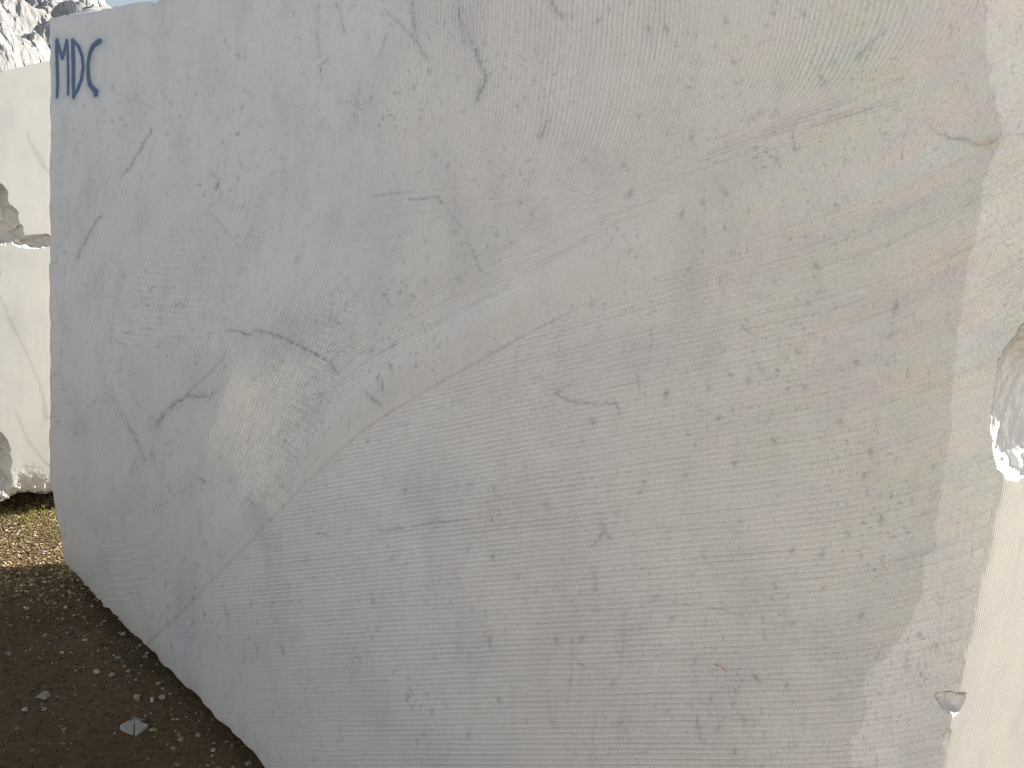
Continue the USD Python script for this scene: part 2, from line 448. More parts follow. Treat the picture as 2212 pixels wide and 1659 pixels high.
VEINS = [  # (points in the photograph, half width, strength)
    ([(1025, 94), (1032, 118), (1045, 148), (1052, 165), (1047, 185), (1038, 202), (1028, 225)], 3.2, 0.95),
    ([(992, 15), (997, 45), (1001, 70), (1004, 98)], 2.4, 0.8), ([(998, 50), (1012, 72), (1020, 88), (1026, 104)], 1.8, 0.6),
    ([(891, 0), (893, 27), (898, 67), (903, 91), (914, 115), (927, 128)], 2.3, 0.75), ([(835, 24), (866, 50), (893, 81), (910, 104)], 1.8, 0.6),
    ([(722, 0), (730, 16), (737, 30), (747, 78)], 2.0, 0.7), ([(711, 121), (691, 142), (692, 158), (694, 178)], 2.0, 0.75),
    ([(690, 0), (686, 40), (684, 85), (690, 130)], 5.0, 0.35), ([(1190, -8), (1203, 24), (1222, 42)], 3.2, 0.75), ([(770, 0), (752, 28)], 1.5, 0.5),
    ([(1186, 258), (1178, 276), (1166, 302)], 4.0, 0.55), ([(799, 431), (812, 423), (850, 418), (880, 415), (893, 408)], 1.8, 0.55),
    ([(880, 428), (914, 430), (947, 426), (964, 445), (981, 472), (998, 492)], 2.0, 0.65), ([(1010, 515), (1030, 558), (1042, 592)], 1.7, 0.45),
    ([(329, 276), (313, 303), (300, 325), (286, 347), (259, 391)], 1.7, 1.0), ([(219, 462), (204, 484), (195, 499), (184, 519), (175, 539), (168, 560)], 1.9, 1.0),
    ([(195, 494), (186, 512)], 2.6, 0.9), ([(455, 374), (475, 388), (470, 400), (462, 411)], 3.0, 0.7), ([(475, 418), (475, 437)], 2.8, 0.75),
    ([(462, 468), (479, 489), (492, 506)], 2.2, 0.6), ([(256, 202), (280, 214), (303, 222), (337, 239)], 2.0, 0.35), ([(248, 175), (240, 188)], 2.0, 0.5),
    ([(370, 245), (367, 270)], 2.2, 0.4), ([(428, 300), (432, 318)], 2.0, 0.4), ([(521, 345), (523, 365)], 2.0, 0.45),
    ([(492, 715), (505, 713), (519, 715), (530, 721), (536, 722), (556, 714), (575, 716), (593, 720), (620, 732), (647, 744), (674, 761), (698, 774), (718, 788), (733, 808)], 2.2, 0.95),
    ([(465, 842), (455, 854), (425, 857), (405, 857), (384, 869), (364, 886), (348, 906), (331, 926)], 2.8, 1.0), ([(405, 857), (385, 870)], 4.0, 0.5),
    ([(492, 751), (486, 768), (460, 800), (432, 825), (415, 842), (402, 858)], 1.6, 0.7), ([(320, 911), (332, 900), (341, 894)], 1.8, 0.6),
    ([(337, 929), (331, 956), (327, 972)], 2.0, 0.5), ([(331, 968), (326, 985), (331, 996)], 3.6, 0.8),
    ([(236, 852), (248, 868), (256, 882)], 1.7, 0.55), ([(256, 884), (270, 899), (278, 912)], 3.2, 0.65), ([(275, 908), (283, 933), (300, 960), (312, 997)], 2.0, 0.85),
    ([(277, 838), (297, 868), (304, 884)], 2.0, 0.35), ([(233, 727), (250, 733), (267, 746)], 1.8, 0.5), ([(130, 750), (132, 775)], 2.0, 0.4),
    ([(1183, 839), (1203, 846), (1230, 832), (1240, 828)], 4.0, 0.5), ([(1187, 842), (1197, 852), (1217, 860), (1244, 869), (1278, 871), (1305, 872), (1328, 869), (1334, 880), (1338, 892)], 2.2, 0.75),
    ([(792, 839), (799, 848), (806, 855), (823, 872), (826, 880)], 2.2, 0.7), ([(1375, 803), (1381, 830), (1386, 855)], 2.0, 0.4),
    ([(1605, 704), (1615, 714), (1625, 724)], 3.2, 0.6), ([(1633, 778), (1641, 790), (1649, 805)], 2.8, 0.65), ([(1505, 876), (1514, 886), (1532, 892)], 2.2, 0.5),
    ([(1913, 66), (1890, 85), (1866, 108), (1847, 135)], 2.6, 0.6), ([(2050, 48), (2055, 62), (2052, 82)], 2.4, 0.4), ([(1719, 265), (1714, 294), (1720, 332)], 3.0, 0.45),
    ([(1998, 263), (2010, 272), (2021, 287), (2052, 298), (2083, 302), (2114, 312), (2134, 312)], 2.4, 0.6), ([(2134, 312), (2153, 298), (2168, 292)], 3.0, 0.6), ([(2168, 292), (2190, 290), (2230, 284)], 2.2, 0.4),
    ([(1288, 1117), (1302, 1145), (1293, 1160), (1274, 1183)], 5.5, 0.5), ([(1302, 1145), (1316, 1160), (1320, 1172)], 3.0, 0.5), ([(1320, 1110), (1338, 1105)], 3.5, 0.4), ([(1280, 1108), (1300, 1112)], 5, 0.35),
    ([(1233, 1372), (1234, 1417), (1229, 1472), (1224, 1521)], 2.0, 0.4), ([(1240, 1424), (1256, 1438), (1271, 1445)], 1.8, 0.4),
    ([(1347, 1324), (1345, 1389), (1338, 1434), (1335, 1470)], 2.4, 0.35), ([(1053, 1372), (1057, 1402)], 2.6, 0.65), ([(1425, 1286), (1410, 1296), (1396, 1309)], 2.6, 0.5),
    ([(1420, 1292), (1468, 1304), (1538, 1313), (1607, 1332)], 1.6, 0.4), ([(1503, 1540), (1508, 1565), (1513, 1602)], 2.0, 0.55),
    ([(1524, 1538), (1565, 1552), (1600, 1554), (1634, 1556)], 2.0, 0.5), ([(1273, 1220), (1283, 1250), (1285, 1282)], 4.0, 0.35),
    ([(813, 1152), (840, 1147), (875, 1141)], 2.2, 0.7), ([(845, 1146), (870, 1142)], 3.4, 0.6), ([(875, 1141), (929, 1131), (965, 1126), (1006, 1123)], 1.6, 0.6), ([(925, 1132), (950, 1128)], 3.0, 0.5),
    ([(418, 1028), (438, 1036), (457, 1044)], 1.8, 0.5), ([(538, 1075), (552, 1087), (565, 1100)], 2.0, 0.6), ([(548, 1385), (552, 1402), (551, 1420), (538, 1434)], 2.2, 0.55),
    ([(600, 1385), (608, 1400), (608, 1418)], 2.2, 0.5), ([(490, 1496), (482, 1512)], 2.6, 0.5), ([(879, 1490), (876, 1512), (878, 1522)], 2.4, 0.7), ([(755, 1136), (748, 1155), (743, 1167)], 1.8, 0.45),
    ([(680, 1152), (695, 1154), (712, 1160)], 1.8, 0.5), ([(618, 1262), (628, 1272)], 2.8, 0.6), ([(1586, 1612), (1590, 1628)], 4, 0.6), ([(515, 1450), (520, 1475)], 2, 0.4),
    ([(700, 700), (720, 690), (735, 676)], 3.0, 0.4), ([(812, 742), (800, 760), (790, 765)], 2.2, 0.45), ([(868, 610), (880, 650), (868, 668)], 4.0, 0.22),
    ([(560, 260), (568, 275)], 2.5, 0.4), ([(640, 290), (652, 300)], 2.5, 0.3), ([(618, 370), (622, 390)], 2.5, 0.35), ([(130, 330), (128, 350)], 2, 0.35),
    ([(1655, 240), (1630, 250), (1610, 262)], 4.0, 0.35), ([(1450, 1540), (1452, 1570)], 3, 0.3), ([(1285, 1560), (1278, 1600), (1270, 1650)], 3.0, 0.3),
    ([(985, 165), (1010, 160)], 2, 0.3), ([(700, 250), (690, 285)], 2.5, 0.4), ([(800, 60), (792, 95)], 2.0, 0.35), ([(830, 90), (820, 130)], 2.2, 0.35), ([(780, 170), (770, 225), (762, 262)], 2.2, 0.35),
]
DOTS = [(1806, 445, 6), (1566, 414, 6), (1520, 437, 6), (1475, 461, 6), (1495, 296, 7), (1777, 174, 7), (1439, 60, 6), (1402, 60, 5), (1588, 135, 5), (1735, 31, 5), (2087, 190, 5), (1706, 517, 4), (1766, 577, 6),
        (1742, 512, 5), (1677, 346, 5), (1361, 418, 9), (1281, 911, 7), (1190, 960, 4), (920, 609, 5), (993, 603, 5), (1532, 838, 6), (1440, 852, 7), (1579, 808, 6), (1740, 838, 6), (1763, 576, 6), (1925, 726, 9),
        (1935, 663, 10), (1674, 953, 6), (1881, 975, 7), (1868, 1027, 6), (1554, 904, 6), (1814, 909, 9), (1487, 582, 5), (1413, 669, 5), (1564, 756, 5), (1616, 822, 7), (1851, 783, 6), (1723, 758, 7), (1114, 1248, 6),
        (1061, 1204, 5), (1552, 1573, 5), (1534, 1514, 5), (1607, 1557, 5), (1631, 1566, 4), (1586, 1624, 6), (1635, 1464, 7), (1134, 1557, 5), (1325, 1476, 6), (1255, 1380, 7), (879, 1467, 4), (900, 1481, 4), (884, 1495, 4),
        (845, 1205, 5), (935, 1420, 4), (800, 1300, 4), (625, 1300, 4), (588, 1302, 4), (645, 1302, 4), (1263, 346, 5), (966, 356, 5), (941, 336, 4), (1145, 345, 4), (1118, 231, 5), (911, 256, 3), (832, 85, 4), (1293, 45, 6),
        (1402, 62, 5), (1365, 4, 4), (1317, 20, 4), (1118, 166, 2), (905, 790, 4), (848, 790, 6), (852, 745, 5), (1075, 505, 4), (1125, 440, 4), (1150, 460, 6), (1060, 350, 5), (1545, 390, 4), (1352, 360, 5), (1440, 290, 4),
        (1380, 250, 5), (1640, 95, 5), (1570, 44, 5), (1200, 1385, 5), (1450, 1335, 5), (1500, 1430, 5), (1710, 1190, 5), (1775, 1195, 6), (1860, 1330, 6), (1700, 1480, 5), (1780, 1400, 5), (1650, 1370, 5), (1340, 1560, 5),
        (1190, 1560, 5), (1010, 1590, 5), (930, 1540, 4), (1075, 1515, 5), (1180, 1090, 5), (1010, 1050, 5), (870, 1060, 5), (1905, 1120, 7), (1945, 1085, 6), (1830, 1150, 6), (1200, 1700, 5), (1590, 1000, 5), (1480, 1030, 6)]
STAIN = np.array([(2132, -60), (2132, 0), (2136, 30), (2128, 80), (2133, 130), (2142, 190), (2158, 240), (2166, 285), (2150, 330), (2125, 390), (2120, 450), (2110, 520), (2093, 560), (2086, 630), (2070, 700), (2066, 760), (2060, 800), (2056, 870),
                  (2053, 930), (2047, 980), (2035, 1030), (2031, 1090), (2020, 1138), (2025, 1183), (1997, 1203), (1991, 1275), (1978, 1314), (1968, 1343), (1929, 1398), (1919, 1418), (1877, 1444), (1864, 1477), (1872, 1526), (1867, 1552), (1854, 1581),
                  (1837, 1601), (1833, 1659), (1815, 1740), (1790, 1900)], float)
SCRATCHES = [
    ([(430, 395), (398, 440), (360, 490), (335, 528)], 1.3, 0.16), ([(470, 380), (420, 425), (385, 470)], 1.0, 0.10), ([(290, 500), (262, 560), (235, 612), (213, 660)], 1.3, 0.17),
    ([(200, 510), (188, 580), (176, 640), (165, 705)], 1.3, 0.12), ([(158, 470), (150, 560), (144, 640)], 1.2, 0.10), ([(552, 560), (540, 640), (527, 722)], 1.4, 0.16), ([(566, 560), (552, 650), (538, 730)], 1.0, 0.12),
    ([(130, 600), (126, 700), (127, 820)], 1.2, 0.10), ([(300, 122), (370, 80), (450, 25)], 1.1, 0.12), ([(315, 135), (390, 92), (470, 45)], 1.1, 0.10), ([(280, 140), (340, 105), (410, 62)], 1.0, 0.10), ([(330, 100), (400, 55), (460, 12)], 1.0, 0.10),
    ([(300, 165), (370, 130), (440, 98)], 1.0, 0.08), ([(350, 150), (430, 110), (520, 62)], 1.0, 0.08), ([(977, 690), (1030, 664), (1085, 640), (1142, 613)], 2.2, 0.11), ([(890, 742), (930, 722), (974, 695)], 1.8, 0.09),
    ([(1005, 655), (1070, 628), (1150, 590)], 1.2, 0.07), ([(215, 1235), (290, 1222), (370, 1207)], 1.3, 0.12), ([(328, 1355), (350, 1342), (372, 1325)], 1.6, 0.12), ([(660, 690), (630, 760), (600, 830)], 1.4, 0.15), ([(690, 660), (660, 720), (640, 780)], 1.2, 0.14),
    ([(720, 720), (690, 775), (650, 840)], 1.2, 0.13), ([(650, 640), (625, 700), (606, 760)], 1.2, 0.13), ([(905, 200), (915, 170), (922, 130)], 1.5, 0.10), ([(330, 1490), (352, 1502)], 1.5, 0.1), ([(497, 1545), (506, 1562), (510, 1590)], 3.0, 0.14), ([(560, 1618), (562, 1650)], 3.0, 0.12)]
STROKES = [  # hand-sprayed letters: (letter, [(x, y, half width)])
    (0, [(123.3, 86.6, 2.9), (122.8, 107, 3.1), (124, 153, 2.8), (124.4, 184, 2.8), (122.8, 210, 2.0)]),
    (0, [(123.3, 86.6, 2.5), (128.7, 107, 3.0), (134.8, 126, 3.2), (141, 107, 3.2), (144.8, 87.3, 2.6)]),
    (0, [(144.8, 87.3, 2.6), (147, 122.6, 2.3), (147.4, 168.5, 2.3), (147, 205, 2.0)]),
    (1, [(157.5, 87.3, 3.4), (158.6, 138, 3.6), (158.6, 185, 3.6), (158.8, 211, 2.6)]),
    (1, [(157.5, 87.3, 2.5), (164, 93.5, 2.7), (170.6, 101.5, 3.0), (178, 122.6, 2.9), (180, 145.5, 2.9), (176.3, 171.6, 3.1), (167.5, 193, 3.2), (159, 209, 2.4)]),
    (2, [(215.2, 88.9, 5.6), (209, 93.5, 5.2), (201.5, 100, 4.6), (194, 116.4, 3.4), (190.3, 138, 3.1), (190.3, 161, 3.4), (194, 182.3, 4.2), (200.7, 191.5, 4.8), (207, 197.6, 5.6), (206.6, 205, 4.2)]),
]


def stroke_field(x, y, letter=None):
    """signed: 0 at the edge of the spray core, negative inside (in photograph pixels)"""
    d = np.full(x.shape, 1e3)
    for which, pts in STROKES:
        if letter is not None and which != letter:
            continue
        for (ax, ay, ar), (bx, by, br) in zip(pts[:-1], pts[1:]):
            vx, vy = bx - ax, by - ay
            t = np.clip(((x - ax) * vx + (y - ay) * vy) / (vx * vx + vy * vy), 0, 1)
            d = np.minimum(d, np.hypot(x - ax - t * vx, y - ay - t * vy) - 0.92 * (ar + t * (br - ar)) - 0.3)
    return d


def face_colour(x, y):
    """albedo of the sawn marble at photograph position x, y"""
    n = len(x)
    base = np.array([0.705, 0.702, 0.712])
    col = np.tile(base, (n, 1))
    dark = np.zeros(n)
    wx = x + 5.0 * fbm2(x / 26, y / 26, 101, 4, 0.6) + 3.4 * fbm2(x / 7, y / 7, 103, 2, 0.7)
    wy = y + 5.0 * fbm2(x / 26, y / 26, 111, 4, 0.6) + 3.4 * fbm2(x / 7, y / 7, 113, 2, 0.7)
    brk = np.clip(0.5 + 0.95 * fbm2(x / 9, y / 9, 121, 4, 0.65), 0, 1.2)
    spk = np.clip(0.5 + 1.2 * fbm2(x / 4.6, y / 4.6, 125, 2, 0.7), 0, 1)
    for k, (pts, wd, st) in enumerate(VEINS):
        p = np.array(pts, float)
        lo, hi = p.min(0) - 30, p.max(0) + 30
        s = np.nonzero((x > lo[0]) & (x < hi[0]) & (y > lo[1]) & (y < hi[1]))[0]
        if not len(s):
            continue
        d, a, tot = seg_distance(wx[s], wy[s], pts)
        ends = smoothstep(-1, 10, a) * smoothstep(-1, 10, tot - a)
        v = st * (0.62 * np.exp(-(d / (0.62 * wd)) ** 2) * (0.2 + 1.1 * brk[s]) + 0.30 * np.exp(-(d / (2.6 * wd)) ** 2) * (0.2 + 1.2 * brk[s])) * (0.35 + 0.65 * ends)
        dark[s] = np.maximum(dark[s], 1.15 * v * (0.5 + 1.0 * spk[s]) + 0.75 * st * np.exp(-(d / (5.5 * wd)) ** 2) * np.clip(spk[s] * brk[s] - 0.25, 0, 1))
    rng = np.random.default_rng(77)
    spots = [(a, b, 1.1 * r, 0.66) for a, b, r in DOTS]
    for _ in range(900):                                  # the countless faint flecks between
        a, b = rng.uniform(110, 2200), rng.uniform(0, 1659)
        spots.append((a, b, rng.uniform(2.0, 6.0), rng.uniform(0.06, 0.26)))
    for a, b, r, st in spots:
        s = np.nonzero((np.abs(x - a) < 5 * r) & (np.abs(y - b) < 6 * r))[0]
        if not len(s):
            continue
        ang = rng.uniform(-0.7, 0.7)
        dx, dy = wx[s] - a, wy[s] - b
        e1, e2 = dx * math.cos(ang) + dy * math.sin(ang), -dx * math.sin(ang) + dy * math.cos(ang)
        el = rng.uniform(0.9, 2.6)
        q = np.hypot(e1, e2 / el) / r
        q = q + 0.55 * (brk[s] - 0.5)
        v = st * (0.7 * np.exp(-np.clip(q, 0, None) ** 2 / 0.36) * (0.4 + 0.9 * spk[s]) + 0.5 * np.exp(-(q / 1.5) ** 2) * brk[s] * spk[s] * 1.6)
        dark[s] = np.maximum(dark[s], v)
    # faint upright smears running through the stone
    sm_ = np.clip(fbm2(x / 16 + 0.012 * y, y / 95, 131, 4, 0.6) - 0.12, 0, 1) * np.clip(0.45 + 1.1 * fbm2(x / 240, y / 240, 141, 2), 0, 1)
    dark = np.maximum(dark, 0.42 * sm_)
    # swarms of tiny dark specks
    swarm = np.clip(0.42 + 1.7 * fbm2(x / 170, y / 130, 135, 3), 0, 1)
    fleck = smoothstep(0.14, 0.46, fbm2(x / 9, y / 10, 137, 3, 0.65)) * (0.3 + 0.7 * spk)
    dark = np.maximum(dark, 0.82 * swarm * fleck)
    ticks = smoothstep(0.17, 0.48, fbm2(x / 5.0 + 0.01 * y, y / 17, 139, 3, 0.6)) * np.clip(0.3 + 1.5 * fbm2(x / 130, y / 260, 145, 2), 0, 1)
    dark = np.maximum(dark, 0.64 * ticks)
    cluster = np.exp(-((x - 690) / 32) ** 2 - ((y - 35) / 60) ** 2) + 0.8 * np.exp(-((x - 1135) / 55) ** 2 - ((y - 475) / 22) ** 2) * 0.6
    dark = np.maximum(dark, cluster * 0.55 * np.clip(fbm2(x / 7, y / 11, 151, 3, 0.6), 0, 1) * 1.6)
    # broad clouds of grey
    cloud = fbm2(x / 300, y / 300, 161, 4, 0.55)
    col *= (1 - 0.08 * np.clip(cloud, -1, 1))[:, None]
    # rosy, green and golden flare painted in towards the near end, along the saw marks
    along = (x * 0.93 - y * 0.36)
    across = (x * 0.36 + y * 0.93)
    amt = smoothstep(1250, 2050, x) * (1 - smoothstep(900, 1500, y + 0.15 * (2212 - x))) * 0.85 + 0.06
    ta = fbm2(along / 150, across / 42, 171, 3)
    tb = fbm2(along / 130 + 9, across / 36 + 4, 181, 3)
    tc = fbm2(along / 260 + 3, across / 90 + 1, 191, 2)
    col *= 1 + amt[:, None] * (0.15 * ta[:, None] * np.array([1.0, -0.45, -0.15]) + 0.125 * tb[:, None] * np.array([0.25, 0.45, -0.9]) + 0.05 * tc[:, None])
    warm = smoothstep(900, 2150, x) * (1 - 0.4 * smoothstep(900, 1500, y))  # glare painted in: stone turns paler and warmer towards the upper right
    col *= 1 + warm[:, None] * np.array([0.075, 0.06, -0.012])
    # paler, drier stone near the end, with a jagged border stepping along the saw marks
    bx = np.interp(y, STAIN[:, 1], STAIN[:, 0])
    e = x - bx + 9 * fbm2(x / 90, (y + 0.25 * x) / 15, 201, 3) + 3 * fbm2(x / 8, y / 8, 205, 2)
    dry = smoothstep(-2, 3, e)
    col *= (0.915 + 0.165 * dry)[:, None]
    col *= 1 + dry[:, None] * np.array([0.0, 0.0, 0.012])
    # paler warm patch where the wire jumped
    e = x - patch_x(y) - 7 * fbm2(x / 30, y / 6, 41, 3)
    pt = smoothstep(-3, 4, e) * (1 - smoothstep(930, 1040, y) * (1 - smoothstep(0, 90, e))) * smoothstep(745, 830, y + 12 * fbm2(x / 40, y / 40, 211, 2)) * (1 - smoothstep(1040, 1130, y - 0.25 * (x - 500))) * (1 - smoothstep(565, 710, x - 0.25 * (900 - y)))
    pt = np.clip(pt * (0.72 + 0.9 * fbm2(x / 8 + y / 20, y / 13, 215, 4, 0.65)), 0, 1.2)
    col *= 1 + pt[:, None] * np.array([0.29, 0.24, 0.13])
    left = smoothstep(430, 480, x) * (1 - smoothstep(470, 520, x)) * smoothstep(760, 800, y) * (1 - smoothstep(980, 1050, y))
    left = np.maximum(left, smoothstep(230, 330, x) * (1 - smoothstep(-60, 0, x - patch_x(y))) * smoothstep(720, 820, y) * (1 - smoothstep(950, 1080, y)) * (0.7 + 0.5 * fbm2(x / 60, y / 60, 217, 3)))
    col *= (1 - 0.055 * left)[:, None]
    # rust by the vein at the end
    rs = np.exp(-((wx - 2132) / 26) ** 2 - ((wy - 308) / 11) ** 2) * 0.8
    col *= 1 - rs[:, None] * np.array([0.06, 0.12, 0.3])
    # the veins themselves, blue-grey
    dark = np.clip(dark, 0, 0.8)
    col *= 1 - dark[:, None] * np.array([0.62, 0.60, 0.555])
    # long pale scratches of the wire
    for pts, wd, st in SCRATCHES:
        p = np.array(pts, float)
        lo, hi = p.min(0) - 8, p.max(0) + 8
        s = np.nonzero((x > lo[0]) & (x < hi[0]) & (y > lo[1]) & (y < hi[1]))[0]
        d, a, tot = seg_distance(x[s] + 0.8 * (brk[s] - 0.5), y[s], pts)
        col[s] *= 1 + (st * np.exp(-(d / wd) ** 2) * smoothstep(0, 0.2 * tot, a) * smoothstep(0, 0.2 * tot, tot - a) * (0.35 + 0.8 * spk[s]))[:, None]
    # earth splashed on the low far corner
    sp = smoothstep(1000, 1330, y) * (1 - smoothstep(200, 420, x)) * (0.7 + 0.6 * fbm2(x / 50, y / 50, 219, 3))
    col *= 1 - np.clip(sp, 0, 1)[:, None] * np.array([0.05, 0.055, 0.17])
    # soil stain along the lowest edge
    dirt = np.clip(1 - (224 + (x + 850) * 1.0165 - y) / 75, 0, 1) * (0.6 + 0.6 * fbm2(x / 30, y / 30, 221, 3))
    col *= 1 - np.clip(dirt, 0, 1)[:, None] * np.array([0.16, 0.21, 0.28])
    # shade painted in: the face darkens towards the ground
    low_shade = smoothstep(1.15, 0.05, on_face(x, y)[1] + 0.22 * fbm2(x / 160, y / 160, 225, 4, 0.6))
    col *= 1 - low_shade[:, None] * np.array([0.16, 0.165, 0.165])
    # overspray round the letters
    f = stroke_field(x, y)
    halo = 0.8 * np.exp(-np.clip(f, 0, None) / 5.0) * (f < 25) * (0.8 + 0.5 * fbm2(x / 2.2, y / 2.2, 231, 2))
    halo = np.clip(halo, 0, 0.75)[:, None]
    col = col * (1 - halo) + halo * np.array([0.10, 0.27, 0.37])
    return np.clip(col, 0.02, 0.84)


def saw_marks(x, y):
    """phases and strengths of the six families of saw marks"""
    jit = fbm2(x / 90, y / 90, 301, 3)
    jit2 = fbm2(x / 300, y / 25, 305, 2)
    ry = ridge_y(x)
    below = smoothstep(2, 12, y - ry)
    above = 1 - smoothstep(-12, -2, y - ry)
    # A: the fan below the ridge
    y0 = y.copy()
    for _ in range(12):
        s = np.interp(y0, [-400, 200, 600, 800, 1000, 1300, 1659, 2000], [0.58, 0.42, 0.30, 0.22, 0.15, 0.06, 0.0, -0.04])
        bend = 0.00036 * np.clip(x - 1720, 0, None) ** 2 + 0.00006 * np.clip(1000 - x, 0, None) ** 2 * 0
        y0 = 0.5 * y0 + 0.5 * (y + s * (x - 1300) + bend)
    per = np.interp(x, [300, 700, 1300, 2200], [8.8, 10.0, 11.6, 12.2])
    ph_a = 2 * np.pi * (y0 / 11.6) + 1.6 * jit + 1.1 * jit2
    var = np.clip(0.72 + 1.0 * fbm2(x / 200, y0 / 10, 311, 3), 0.1, 1.5)
    m_a = below * var * np.interp(x, [250, 420, 620, 1100, 2300], [0.15, 0.4, 0.7, 0.9, 1.0])
    m_a *= 1 - 0.55 * smoothstep(1250, 1500, y) * (1 - smoothstep(500, 900, x))
    # B: steep fan sweeping up from the band
    band = ry - np.interp(x, [300, 700, 1100, 1500, 2300], [25, 110, 120, 130, 110])
    h = np.clip(band - y, -40, 1500)
    ht = np.linspace(-40, 1500, 3000)
    a = 1.55 * np.exp(-np.clip(ht, 0, None) / 130.0) + 0.12
    X = np.concatenate([[0], np.cumsum((a / (1 - 0.5 * a))[:-1] * np.diff(ht))])
    psi = x - np.interp(h, ht, X) + 0.10 * h
    ps = np.clip(psi, -3000, 3000)
    ph_b = 2 * np.pi * np.interp(ps, [-3000, 200, 900, 1500, 2400], [-3200 / 8.0, 0, 700 / 11.5, 700 / 11.5 + 600 / 15.5, 700 / 11.5 + 600 / 15.5 + 900 / 16.0]) + 1.0 * jit
    m_b = smoothstep(0, 1, (band - y - np.interp(x, [1200, 1700], [25, 75])) / 95.0) * np.interp(x, [420, 650, 900, 1300, 2300], [0.0, 0.35, 0.5, 0.85, 0.9]) * (0.7 + 0.6 * fbm2(x / 60, y / 200, 321, 2)) * (1 - 0.5 * smoothstep(1900, 2150, x))
    m_b = m_b * np.clip(0.75 + 0.9 * fbm2(x / 260, y / 260, 325, 2), 0.2, 1.3)
    # C/D/G: level bands at the left and ripples by the lower corner
    ph_c = 2 * np.pi * (y + 0.0007 * (x - 400) ** 2) / 13.6 + 0.8 * jit
    nq = 55 * fbm2(x / 70, y / 70, 333, 3)
    m_c = smoothstep(190, 300, x + nq + 0.25 * (y - 620)) * (1 - smoothstep(390, 510, x + nq)) * smoothstep(450, 590, y + nq) * (1 - smoothstep(725, 775, y)) * 0.7
    m_c += 0.35 * smoothstep(520, 600, x) * (1 - smoothstep(620, 760, x)) * smoothstep(480, 560, y) * (1 - smoothstep(600, 720, y))
    nz = 60 * fbm2(x / 60, y / 60, 335, 3)
    rip = smoothstep(130, 220, x + nz) * (1 - smoothstep(260, 430, x + nz)) * smoothstep(1070, 1220, y + nz) * (1 - smoothstep(1290, 1360, y)) * above
    ph_g = 2 * np.pi * (y + 0.12 * (x - 135) + 6 * fbm2(x / 24, y / 60, 331, 2)) / 14.5
    ph_c = np.where(y > 950, ph_g, ph_c)
    m_c = m_c + 1.0 * rip * (0.6 + 0.8 * fbm2(x / 30, y / 12, 337, 2))
    # E/F: steep fine hatching at the left, strongest round the patch
    fan = np.arctan2(y - 1900, x - 250)
    ph_e = 2 * np.pi * (x * 0.97 + 0.30 * y + 0.00035 * (y - 800) * (x - 400)) / 7.4 + 0.9 * jit
    m_e = (0.28 * smoothstep(115, 200, x) * (1 - smoothstep(560, 900, x)) * smoothstep(250, 420, y) * (1 - smoothstep(1050, 1200, y)))
    cx = 600 + 0.35 * (850 - y)
    m_e += 1.25 * np.exp(-((x - cx) / 85) ** 2) * smoothstep(540, 720, y) * (1 - smoothstep(1040, 1130, y)) * above
    m_e *= (0.6 + 0.8 * np.clip(0.5 + fbm2(x / 18, y / 30, 341, 3), 0, 1.3))
    # band-parallel strokes, and the crossing strokes of the hatched zone
    d = ry - y
    ph_f = 2 * np.pi * (d + 0.05 * x) / 9.0 + 1.2 * jit
    ph_f = ph_f
    m_f = smoothstep(70, 120, d - 0.05 * (x - 700)) * (1 - smoothstep(180, 290, d)) * smoothstep(560, 700, x) * (1 - smoothstep(1850, 2100, x)) * 0.7 * np.clip(0.5 + 1.2 * fbm2(x / 120, d / 10, 351, 2), 0, 1.4)
    hz = np.exp(-((x - 690 - 0.4 * (800 - y)) / 70) ** 2) * smoothstep(560, 700, y) * (1 - smoothstep(1050, 1130, y)) * smoothstep(6, 30, d)
    m_f = m_f + 1.1 * hz * np.clip(0.6 + 1.0 * fbm2(x / 14, y / 14, 355, 2), 0, 1.5)
    # long level strokes crossing the upper part
    ph_h = 2 * np.pi * (y + 0.10 * x + 3 * jit) / 15.0
    m_h = smoothstep(560, 760, x) * (1 - smoothstep(1350, 1650, x)) * smoothstep(60, 160, y) * (1 - smoothstep(420, 560, y)) * np.clip(0.4 + 1.3 * fbm2(x / 500, (y + 0.1 * x) / 22, 361, 2), 0, 1.3)
    # long pale scratches
    return (np.stack([ph_a, ph_b, ph_c], -1), np.stack([m_a, m_b * above, m_c], -1), np.stack([ph_e, ph_f, ph_h], -1), np.stack([m_e * above, m_f * above, m_h], -1))


# ------------------------------------------------------------------ ground, hill
SOIL = np.array([0.130, 0.088, 0.046])
PALE = np.array([0.30, 0.265, 0.21])


def ground_height(x, y):
    near = np.exp(-((x + 1.2) ** 2 + (y - 2.6) ** 2) / 9.0)
    return near * (0.012 * fbm2(x * 3.2, y * 3.2, 401, 3) + 0.006 * fbm2(x * 17, y * 17, 405, 3)) + (1 - near) * 0.02 * fbm2(x * 0.7, y * 0.7, 409, 3)


def ramp_axis(lo, hi, step, far):
    inner = np.arange(lo, hi + step / 2, step)
    out = step * 1.22 ** np.arange(1, 60)
    out = np.cumsum(out)
    out = np.append(out[out < far], far)
    return np.concatenate([lo - out[::-1], inner, hi + out])


